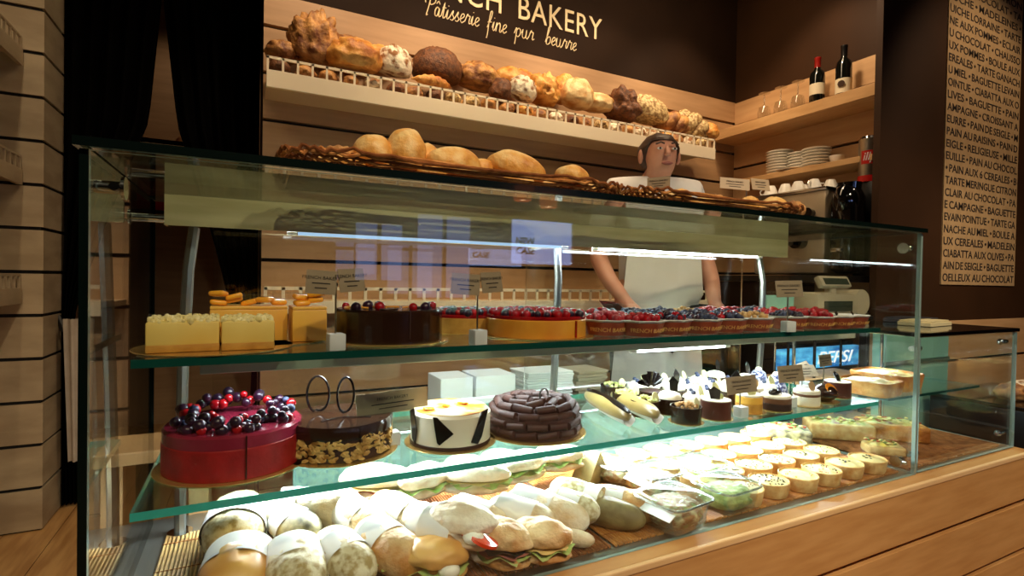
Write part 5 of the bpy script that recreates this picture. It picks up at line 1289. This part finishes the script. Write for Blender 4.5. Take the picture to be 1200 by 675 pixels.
for s in (-1, 1):
    e = MB().ball((s*.030, -.112, 1.592), (.011, .006, .0055), 14, 10).build('eye', 'eye_white', t)
    MB().ball((s*.030, -.1165, 1.592), (.0048, .003, .0048), 10, 6).build('iris', 'hair', e)
    MB().tube([(s*.014, -.120, 1.610), (s*.030, -.122, 1.614), (s*.046, -.110, 1.609)], .0035, 6).build('eyebrow', 'hair', t)
    MB().ball((s*.079, -.02, 1.578), (.010, .018, .030), 12, 8).build('ear', 'skin', t)
MB().ball((0, -.116, 1.533), (.024, .010, .007), 14, 8).build('mouth', 'lips', t)
b = MB(); b.ball((0, .0, 1.600), (.082, .105, .078), 36, 24, .04, 14, 4)
for v in b.bm.verts:
    f_ = max(0, min(1, (-v.co.y-.02)/.05)); zmin = 1.53+.105*f_
    if v.co.z < zmin: v.co.z = zmin+(v.co.z-zmin)*.08; v.co.x *= .93; v.co.y *= .93
b.build('hair', 'hair', t, ang=180)
sv = [(0, 0, .88, (.165, .125)), (0, 0, 1.06, (.155, .115)), (0, -.008, 1.20, (.172, .122)), (0, 0, 1.36, (.150, .100)), (0, -.005, 1.435, (.070, .068))]
se = [(0, 1), (1, 2), (2, 3), (3, 4)]
for s in (-1, 1):
    sv.append((s*.165, .01, 1.385, .064)); se.append((3, len(sv)-1)); sv.append((s*.222, .03, 1.23, .060)); se.append((len(sv)-2, len(sv)-1)); sv.append((s*.238, .02, 1.12, .056)); se.append((len(sv)-2, len(sv)-1))
skin('shirt', sv, se, 'shirt', t)
tv = [(0, 0, .90, (.165, .125))]; te = []
for s in (-1, 1):
    i0 = len(tv); tv += [(s*.098, 0, .82, (.098, .10)), (s*.102, -.01, .50, .073), (s*.102, .01, .14, .060), (s*.102, .01, .09, .058)]; te += [(0, i0), (i0, i0+1), (i0+1, i0+2), (i0+2, i0+3)]
skin('trousers', tv, te, 'trousers', t)
b = MB(); b.grid(lambda u, v: ((u-.5)*(.27+.14*(1-v)), -.135-.02*math.cos((u-.5)*2.6)+.004*math.sin(u*22)*(1-v)+.05*abs(u-.5)*2*(v < .55), .45+.85*v), 24, 24); b.build('apron', 'apron', t, ang=180)
MB().tube([(-.10, -.13, 1.30), (-.09, -.06, 1.40), (0, .075, 1.435), (.09, -.06, 1.40), (.10, -.13, 1.30)], .007, 6).build('apron_strap', 'apron', t)
for s in (-1, 1): MB().ball((s*.102, -.06, .035), (.05, .125, .042), 20, 12, flat=.7).build('shoe', 'black', t)
for o in PERSON.children:
    if o.name.split('.')[0] in ('nose', 'eye', 'eyebrow', 'ear', 'mouth', 'hair'): o.location = (0, -.035, -.065)
# ------------------------------------------------------------------ lights
def area(name, loc, rot, sx, sy, power, col=(1, 1, 1), spread=PI):
    l = bpy.data.lights.new(name, 'AREA'); l.shape = 'RECTANGLE'; l.size = sx; l.size_y = sy; l.energy = power; l.color = col; l.spread = spread
    o = bpy.data.objects.new(name, l); C.objects.link(o); o.location = loc; o.rotation_euler = rot; return o
def spot(name, loc, tgt, power, ang, col, blend=.6, r=.04):
    l = bpy.data.lights.new(name, 'SPOT'); l.energy = power; l.spot_size = math.radians(ang); l.spot_blend = blend; l.color = col; l.shadow_soft_size = r
    o = bpy.data.objects.new(name, l); C.objects.link(o); o.location = loc; o.rotation_euler = (Vector(tgt)-Vector(loc)).to_track_quat('-Z', 'Y').to_euler(); return o
COOL = (.86, .95, 1.0); WARM = (1.0, .74, .48)
area('case_light_header', (.80, 1.300, 1.166), (-.25, 0, 0), 1.5, .02, 9.0, COOL)
area('case_light_upper', (.80, 1.055, .893), (0, 0, 0), 1.6, .02, 8, COOL)
area('case_light_lower', (.75, 1.235, .676), (-.25, 0, 0), 1.6, .014, 34.0, COOL)
area('small_case_fill', (2.08, 1.22, .885), (-.3, 0, 0), .5, .012, 6, COOL)  # added fill for the food in the small case, has no tube
for i, (x, y) in enumerate(((.35, 1.72), (1.05, 1.75), (1.75, 1.75), (2.35, 1.8))):
    spot('shelf_spot', (x, y, 2.85), (x+.05, 2.42, 1.85), 34, 78, WARM)
area('aisle_fill', (1.3, 1.75, 2.9), (.45, 0, 0), 2.4, .3, 22, (1, .74, .46))  # added fill without a fixture, brightens the back wall
spot('wine_spot', (2.2, 1.7, 2.85), (2.85, 1.8, 2.0), 30, 75, WARM)
spot('poster_fill', (3.3, .3, 2.88), (3.5, 1.42, 1.7), 46, 75, WARM)  # added to brighten the menu panel, no lamp modelled there
for i, (x, y, p) in enumerate(((-.1, -.9, 95), (1.0, -.9, 112), (2.2, -.8, 105), (3.4, .2, 60))):
    spot('front_spot', (x, y, 2.75), (x+.1, .9, .65), p, 70, (1, .80, .56))
spot('pillar_spot', (-.75, 1.2, 2.85), (-.95, 2.75, .6), 30, 80, (1, .78, .52))
spot('far_spot', (-.3, 3.6, 2.8), (-.4, 4.4, 1.9), 6, 90, WARM)
w = bpy.data.worlds.new('world'); sc.world = w; w.use_nodes = True
w.node_tree.nodes['Background'].inputs[0].default_value = (.9, .75, .55, 1); w.node_tree.nodes['Background'].inputs[1].default_value = .06
